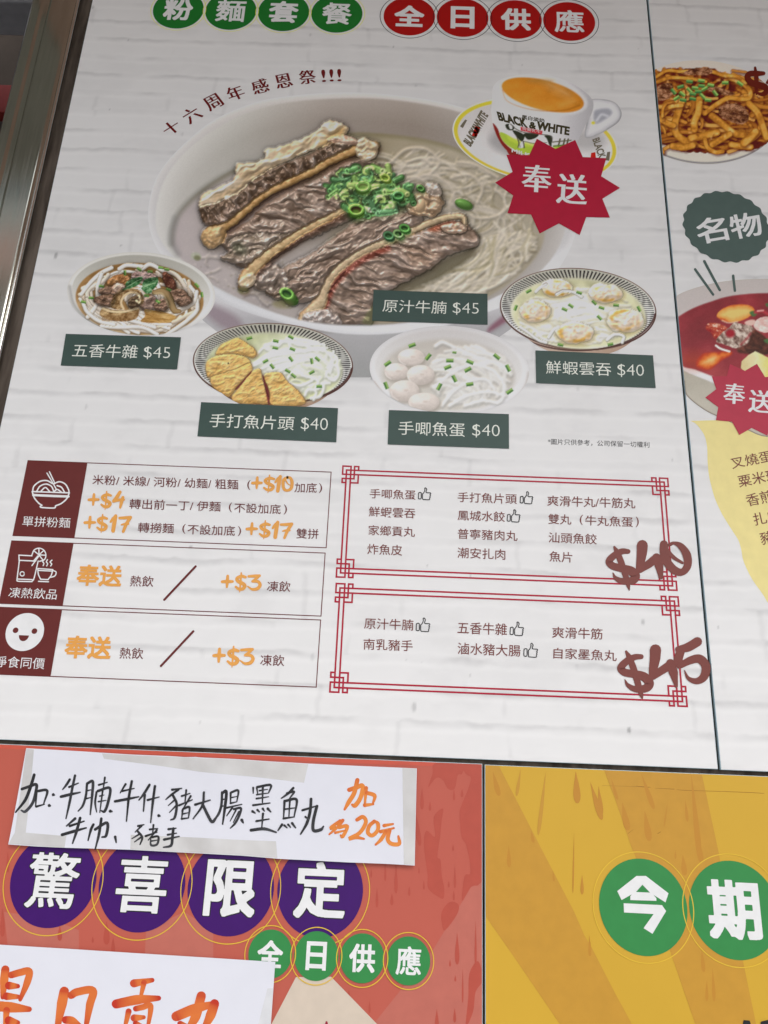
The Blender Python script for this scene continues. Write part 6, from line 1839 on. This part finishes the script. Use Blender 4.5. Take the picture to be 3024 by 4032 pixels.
p.line(zq.m([(120, 420), (180, 360), (300, 320)]), 5, (224, 204, 120), a=.7, soft=3); p.line(zq.m([(160, 740), (300, 850), (480, 920)]), 5, (226, 208, 130), a=.7, soft=3)
# handle
p.poly(zq.m([(1270, 300), (1380, 285), (1490, 315), (1545, 400), (1520, 480), (1430, 545), (1320, 600), (1230, 610), (1250, 450)]), 0, tex=lambda X, Y, d: mix3([(0, (128, 127, 130)), (.35, (170, 169, 171)), (1, (190, 189, 190))], np.clip(-d / 22 + (fbm(X / 40, Y / 40, 5) - .5) * .4, 0, 1)))
p.poly(zq.m([(1305, 400), (1350, 372), (1430, 366), (1462, 405), (1410, 455), (1320, 495)]), (138, 139, 146), soft=5)
p.line(zq.m([(1330, 470), (1370, 420), (1420, 430)]), 9, (196, 196, 199), a=.7, soft=4); p.ell(*zq(1300, 490), 7, 6, (206, 180, 60), soft=2)
# cup body
p.put(W, p.cov(dC), mix3([(0, (198, 195, 192)), (.15, (206, 204, 202)), (.55, (198, 196, 196)), (.8, (170, 168, 170)), (1, (150, 148, 150))], np.clip((p.X - 1935) / 400, 0, 1)))
LG = lambda pts, c, **k: p.poly(zq.m(pts), c, **k)
LG([(437, 495), (480, 540), (520, 640), (620, 730), (760, 790), (700, 810), (560, 730), (480, 620)], (118, 38, 34))
LG([(500, 570), (560, 590), (640, 640), (800, 690), (960, 700), (1100, 670), (1000, 790), (800, 780), (660, 740), (560, 680), (510, 620)], (150, 172, 62))
LG([(560, 595), (620, 620), (760, 660), (900, 680), (820, 700), (680, 680), (580, 640)], (176, 190, 70), a=.7, soft=3)
LG([(560, 700), (680, 755), (820, 785), (820, 820), (600, 780)], (122, 40, 36))
# cow
LG([(560, 520), (590, 500), (620, 520), (670, 560), (760, 575), (900, 590), (945, 620), (930, 690), (900, 690), (880, 650), (780, 650), (720, 640), (700, 700), (660, 700), (680, 640), (640, 590), (600, 560), (560, 550)], (212, 210, 206))
for pts in ([(545, 505), (590, 500), (625, 530), (600, 555), (560, 545)], [(605, 555), (660, 565), (710, 600), (690, 650), (650, 620)], [(705, 582), (790, 574), (832, 592), (800, 622), (745, 636), (715, 612)], [(880, 600), (932, 602), (945, 640), (930, 692), (914, 660), (900, 626)]):
    LG(pts, (44, 48, 38))
LG([(575, 505), (600, 500), (605, 540), (585, 540)], (206, 204, 200))
p.line(zq.m([(590, 500), (640, 545), (720, 575), (860, 590), (940, 605), (946, 650)]), 3.5, (70, 68, 60)); p.line(zq.m([(690, 645), (800, 668), (900, 660)]), 3, (96, 94, 86)); p.line(zq.m([(700, 650), (708, 704)]), 5, (72, 70, 60)); p.line(zq.m([(640, 600), (660, 660), (655, 700)]), 4, (72, 70, 60))
p.line(zq.m([(940, 620), (938, 690)]), 4, (60, 58, 48)); p.line(zq.m([(660, 640), (672, 700)]), 5, (90, 90, 84), a=.6)
for x_ in (1015, 1055, 1085):
    p.line(zq.m([(x_ - 14, 690), (x_, 630)]), 6, (74, 72, 50))
p.line(zq.m([(950, 655), (1110, 640)]), 4, (84, 82, 60)); p.line(zq.m([(960, 690), (1080, 680)]), 6, (84, 110, 46))
LG([(675, 523), (865, 560), (858, 592), (678, 556)], (170, 44, 54), smooth=False)
# rim and tea
dR = p.ell_d(W, *zq(868, 245), 395 * zq.k, 158 * zq.k, .24)[0]
p.put(W, p.cov(dR, 4) * .75, mix3([(0, (206, 204, 200)), (1, (186, 184, 184))], np.clip((p.X - 1950) / 380, 0, 1)))
dT, uT, vT = p.ell_d(W, *zq(866, 250), 362 * zq.k, 128 * zq.k, .24)
n = fbm(p.X / 40, p.Y / 24, 14, 4)
p.put(W, p.cov(dT, 2.5), mix3([(0, (138, 84, 26)), (.4, (176, 112, 38)), (.75, (192, 130, 52)), (1, (202, 152, 84))], np.clip(.50 + (n - .5) * .35 + .20 * vT - .12 * uT, 0, 1)))
p.ell(*zq(1000, 200), 58, 16, (186, 158, 122), rot=.5, a=.4, soft=16); p.ell(*zq(1080, 320), 36, 12, (196, 148, 76), rot=-.3, a=.5, soft=10); p.ell(*zq(850, 130), 50, 10, (150, 112, 62), a=.5, soft=8)
p.line(zq.m([(520, 210), (560, 300), (700, 360), (880, 388), (1060, 380), (1180, 340)]), 4, (124, 70, 24), a=.5, soft=3)
cupo = p.build("milk_tea_picture", 3, poster)
M_LOGO = mat("logo_ink", ink(54, 50, 34, 520), 0.42, grain=0)
LG_ = lambda s, bl, br, tl, off=0.012, m=None: text("logo_lettering", s, zq(*bl), zq(*br), zq(*tl), 4.4, m or M_LOGO, cupo, off=off)
LG_("BLACK", (490, 470), (738, 536), (468, 390), 0.045); LG_("&", (748, 536), (806, 548), (752, 478), 0.04); LG_("WHITE", (812, 548), (1094, 600), (820, 474), 0.045)
LG_("黑白淡奶", (683, 456), (880, 492), (687, 420), 0.02)
LG_("荷蘭乳牛", (690, 550), (848, 582), (690, 528), 0.0, M_WHITE)
LG_("MILK", (598, 742), (760, 790), (600, 708), 0.03, M_WHITE)
M_LOGO2 = mat("saucer_logo_ink", ink(96, 90, 76, 560), 0.42, grain=0)
text("logo_lettering", "BLACK&WHITE", zq(248, 700), zq(402, 428), zq(180, 648), 4.4, M_LOGO2, cupo, off=0.05)
text("logo_lettering", "BLACK", zq(1290, 634), zq(1348, 800), zq(1352, 612), 4.4, M_LOGO2, cupo, off=0.03)
flat("red_mark", [zq.m([(288, 518), (330, 528), (298, 612), (256, 602)])], 4.4, mat("logo_red_ink", ink(166, 36, 30, 520), 0.42, grain=0), cupo)
flat("red_mark", [zq.m([(1283, 748), (1318, 742), (1324, 800), (1276, 800)])], 4.4, mat("logo_red_ink", (0, 0, 0)), cupo)
for q in ([(155, 520), (200, 462), (216, 468), (180, 536)], [(1420, 742), (1446, 738), (1438, 816), (1406, 812)]):
    flat("dark_mark", [zq.m(q)], 4.4, M_LOGO2, cupo)

# ---------- right poster: flat noodles and red beef soup
p = Pic(2566, 226, 3060, 660, 3.0)
W = (slice(None), slice(None))
dP = p.ell_d(W, 2766, 442, 306, 204, .06)[0]
p.outline(dP)
lim2 = np.maximum(0.0, 0.0) + (2573.5 + (p.Y - 226) * 0.0962 - p.X)
p.C[:] = mix3([(0, (176, 168, 158)), (1, (190, 184, 172))], np.clip((p.Y - 240) / 400, 0, 1))
p.put(W, p.cov(np.abs(dP + 4) - 3, 2) * sstep(p.Y, 520, 600), (90, 88, 96), .8)
heap = zk.m([(180, 300), (330, 250), (440, 215), (600, 230), (740, 215), (930, 215), (1100, 270), (1350, 320), (1480, 420), (1640, 520), (1800, 700), (1800, 1050), (1640, 1170), (1450, 1240), (1250, 1250), (1080, 1285), (900, 1275), (760, 1270), (540, 1250), (460, 1200), (300, 1165), (180, 1100)])
p.poly(heap, 0, tex=fibre(.2, 50, 26, 5, [(0, (64, 20, 18)), (.45, (98, 40, 26)), (.75, (140, 84, 34)), (1, (176, 122, 50))], .32, .68), rough=6)
rs = np.random.RandomState(4)
for k in range(90):
    x_, y_ = zk(260 + rs.rand() * 1400, 250 + rs.rand() * 960)
    an = rs.rand() * 3.14; L = 50 + rs.rand() * 70; b = (rs.rand() - .5) * 1.2
    pts = [(x_ + L * s_ * math.cos(an + b * s_), y_ + L * .75 * s_ * math.sin(an + b * s_)) for s_ in np.linspace(-.5, .5, 5)]
    c = [(184, 128, 52), (166, 110, 44), (150, 92, 36), (196, 146, 74)][rs.randint(4)]
    p.line([(a + 3, b_ + 5) for a, b_ in pts], 16, (66, 22, 18), a=.55, soft=4)
    p.line(pts, 9 + 9 * rs.rand(), c, shade=12, edge=(132, 78, 30), a=.92)
for q, w_ in (([(580, 640), (540, 760), (500, 900), (510, 1020), (600, 1110), (730, 1155)], 90), ([(800, 610), (790, 760), (740, 880), (740, 980)], 90), ([(870, 780), (1000, 680), (1160, 590), (1300, 600), (1420, 590), (1430, 500), (1330, 400), (1180, 340)], 62), ([(960, 810), (1100, 920), (1240, 1030), (1350, 1050)], 84), ([(700, 1090), (860, 1060), (1020, 1020)], 90), ([(960, 1170), (1080, 1100), (1180, 1040)], 80),
              ([(470, 1190), (600, 1205), (720, 1180)], 84), ([(1200, 1170), (1320, 1190), (1440, 1200)], 78), ([(870, 1100), (900, 1200), (1000, 1265), (1090, 1255)], 56), ([(1360, 1150), (1430, 1090), (1500, 1010)], 100), ([(1420, 660), (1520, 760), (1580, 900), (1640, 1080)], 84), ([(310, 850), (420, 910), (480, 930)], 76), ([(380, 720), (480, 690), (580, 680)], 60), ([(260, 330), (400, 250), (560, 260), (700, 250)], 40), ([(280, 390), (420, 340), (600, 340), (760, 360)], 44), ([(960, 260), (1120, 310), (1260, 320), (1380, 400)], 46), ([(340, 820), (350, 720), (380, 670)], 36)):
    pts = zk.m(q)
    p.line([(a + 4, b_ + 6) for a, b_ in pts], w_ * zk.k, (62, 20, 18), a=.6, soft=4)
    p.line(pts, w_ * zk.k, (186, 132, 56), tex=lambda X, Y, r, t: mix3([(0, (146, 92, 36)), (.4, (182, 126, 50)), (.75, (198, 148, 72)), (1, (212, 176, 116))], np.clip(.5 + (fbm(X / 22, Y / 22, 77, 3) - .5) * 1.4 - .2 * r * r, 0, 1)), edge=(146, 90, 34))
for k in range(46):
    x_, y_ = zk(320 + rs.rand() * 1250, 300 + rs.rand() * 900); an = rs.rand() * 3.14
    p.line([(x_, y_), (x_ + 9 * math.cos(an), y_ + 7 * math.sin(an))], 2 + 3 * rs.rand(), (222, 186, 128) if rs.rand() > .3 else (92, 36, 22), a=.6, soft=2.5)
for q, sd in (([(550, 290), (620, 260), (740, 215), (930, 220), (960, 280), (860, 310), (680, 300)], 1), ([(270, 470), (380, 400), (470, 430), (460, 560), (360, 620), (280, 620)], 2), ([(1040, 720), (1150, 660), (1330, 680), (1430, 820), (1330, 920), (1180, 880), (1080, 830)], 3), ([(900, 490), (1000, 440), (1150, 500), (1240, 540), (1100, 560)], 4)):
    p.poly(zk.m(q), 0, tex=fibre(.3, 20, 9, sd + 60, [(0, (58, 30, 22)), (.5, (106, 66, 44)), (1, (164, 122, 92))], .32, .66, 5), rough=4)
for x_, y_, r_, g in ((680, 385, .1, 1), (830, 375, .1, 0), (570, 450, -.3, 1), (945, 430, .2, 0), (1125, 400, 0, 0), (480, 510, .9, 1), (680, 495, .8, 0), (750, 465, .1, 0), (830, 440, .1, 1), (870, 475, -.5, 0), (1000, 530, .9, 0), (590, 540, .7, 0), (520, 590, -.6, 0), (720, 600, .2, 1), (840, 565, .8, 0), (910, 615, .1, 0), (600, 615, .2, 1), (790, 510, 0, 1), (720, 540, .2, 1), (1310, 410, .6, 0)):
    scallion(p, *zk(x_, y_), 13, r_, g)
p.build("flat_noodle_picture", 2, poster2, limit=lim2)

p = Pic(2640, 1090, 3080, 1720, 3.0)
W = (slice(None), slice(None))
top = catmull(zs.m([(100, 640), (120, 480), (195, 345), (330, 270), (600, 190), (900, 140), (1340, 120), (1900, 140), (2500, 420), (2700, 800), (2500, 1250), (1900, 1620), (1340, 1620), (900, 1500), (640, 1400), (280, 1250), (150, 1000)]), 4, closed=True)
bot = catmull(zs.m([(200, 1180), (285, 1300), (300, 1450), (320, 1560), (420, 1660), (560, 1760), (700, 1830), (860, 1900), (1100, 2010), (1340, 2090), (1900, 2100), (2300, 1700), (2400, 1300)]), 4, closed=True)
dT, dB = p.poly_d(W, top), p.poly_d(W, bot)
p.outline(np.minimum(dT, dB))
p.C[:] = mix3([(0, (168, 162, 148)), (1, (190, 184, 170))], np.clip((p.Y - 1420) / 260 + (fbm(p.X / 60, p.Y / 60, 2) - .5) * .6, 0, 1))
p.put(W, p.cov(np.abs(dB) - 3, 2) * (p.Y > 1500), (92, 76, 66), .7)
p.put(W, p.cov(dT, 1.5), mix3([(0, (176, 168, 164)), (.6, (188, 180, 177)), (1, (214, 212, 212))], np.clip((p.Y - 1100) / 380, 0, 1)))
p.line(zs.m([(270, 1215), (420, 1275), (640, 1370), (800, 1440)]), 24, (216, 214, 214), shade=10, soft=2)
soup = catmull(zs.m([(120, 760), (150, 680), (215, 600), (400, 490), (640, 400), (900, 330), (1340, 298), (1900, 330), (2400, 700), (2300, 1100), (1700, 1480), (1340, 1500), (900, 1420), (640, 1330), (430, 1250), (270, 1200), (150, 1000)]), 4, closed=True)
dSo = p.poly_d(W, soup)
n = fbm(p.X / 70, p.Y / 60, 3, 4)
p.put(W, p.cov(dSo, 2), mix3([(0, (118, 46, 50)), (.5, (140, 52, 58)), (1, (160, 66, 68))], np.clip(.5 + (n - .5) * 1.2 + (p.Y - 1350) / 700, 0, 1)))
p.ell(*zs(420, 1140), 50, 30, (176, 70, 40), a=.5, soft=20)
p.poly(zs.m([(700, 580), (760, 500), (880, 450), (1010, 438), (1130, 460), (1170, 520), (1100, 600), (960, 655), (860, 665), (760, 635)]), 0, tex=lambda X, Y, d: mix3([(0, (196, 96, 46)), (.35, (216, 150, 76)), (1, (228, 182, 108))], np.clip(-d / 26 + (fbm(X / 30, Y / 30, 5) - .5) * .8, 0, 1)), rough=1.5)
p.line(zs.m([(770, 640), (850, 668), (960, 652)]), 4, (226, 206, 180), a=.8, soft=2)
p.poly(zs.m([(440, 1200), (520, 1060), (700, 1030), (860, 1020), (890, 1060), (760, 1140), (640, 1240), (540, 1250)]), 0, tex=lambda X, Y, d: mix3([(0, (178, 58, 34)), (.4, (210, 116, 48)), (1, (226, 180, 116))], np.clip(-d / 30 + (fbm(X / 26, Y / 26, 6) - .5) * .7, 0, 1)), soft=3, rough=2)
p.poly(zs.m([(560, 740), (590, 680), (650, 665), (760, 690), (840, 740), (760, 800), (690, 870), (620, 790)]), 0, tex=fibre(.6, 24, 12, 8, [(0, (140, 30, 34)), (.6, (178, 84, 60)), (1, (220, 190, 170))]), rough=3)
p.line(zs.m([(690, 950), (750, 990), (860, 1025)]), 8, (226, 214, 206), shade=10)
p.poly(zs.m([(690, 900), (760, 800), (860, 720), (920, 660), (1050, 690), (1130, 700), (1180, 780), (1150, 880), (1080, 930), (980, 980), (880, 970), (780, 930)]), 0, tex=fibre(.9, 26, 12, 9, [(0, (92, 66, 58)), (.4, (144, 120, 108)), (.75, (180, 162, 148)), (1, (206, 192, 180))], .32, .66, 8), rough=3)
p.poly(zs.m([(1150, 760), (1250, 800), (1340, 900), (1340, 1060), (1150, 1060), (980, 1040), (960, 980), (1080, 930)]), 0, tex=fibre(.4, 34, 16, 10, [(0, (52, 34, 26)), (.6, (86, 50, 40)), (1, (120, 66, 54))]), soft=3)
p.ell(*zs(870, 800), 18, 16, (150, 36, 46), soft=4); p.line(zs.m([(1000, 940), (1080, 860), (1120, 800)]), 7, (150, 40, 46), a=.7, soft=3)
p.poly(zs.m([(1160, 700), (1210, 620), (1340, 590), (1460, 640), (1440, 760), (1300, 790), (1210, 760)]), 0, tex=fibre(.2, 40, 22, 12, [(0, (196, 150, 140)), (.5, (212, 184, 176)), (1, (228, 214, 204))]), rough=2)
p.poly(zs.m([(1050, 660), (1120, 630), (1180, 640), (1150, 700), (1070, 690)]), (216, 176, 164), soft=2)
p.poly(zs.m([(1000, 1230), (1010, 1150), (1090, 1070), (1180, 1020), (1300, 1080), (1420, 1150), (1480, 1340), (1300, 1360), (1060, 1290)]), 0, tex=lambda X, Y, d: mix3([(0, (206, 190, 140)), (.55, (226, 214, 170)), (1, (230, 206, 120))], np.clip((X - 2930) / 90 + (fbm(X / 30, Y / 30, 15) - .5) * .5, 0, 1)), rough=1.5, smooth=False)
for q in ([(1110, 540), (1160, 520), (1200, 560), (1150, 590)], [(1310, 430), (1400, 420), (1400, 480), (1330, 470)], [(1290, 880), (1400, 860), (1420, 940), (1320, 920)]):
    p.poly(zs.m(q), (72, 106, 62), soft=2)
p.line(zs.m([(1180, 540), (1260, 520), (1340, 560)]), 10, (176, 60, 66), soft=3); p.line(zs.m([(1210, 520), (1280, 515)]), 4, (226, 200, 190), soft=2)
lim3 = 2655.5 + (p.Y - 1090) * 0.0958 - p.X
p.build("red_soup_picture", 2, poster2, limit=lim3)
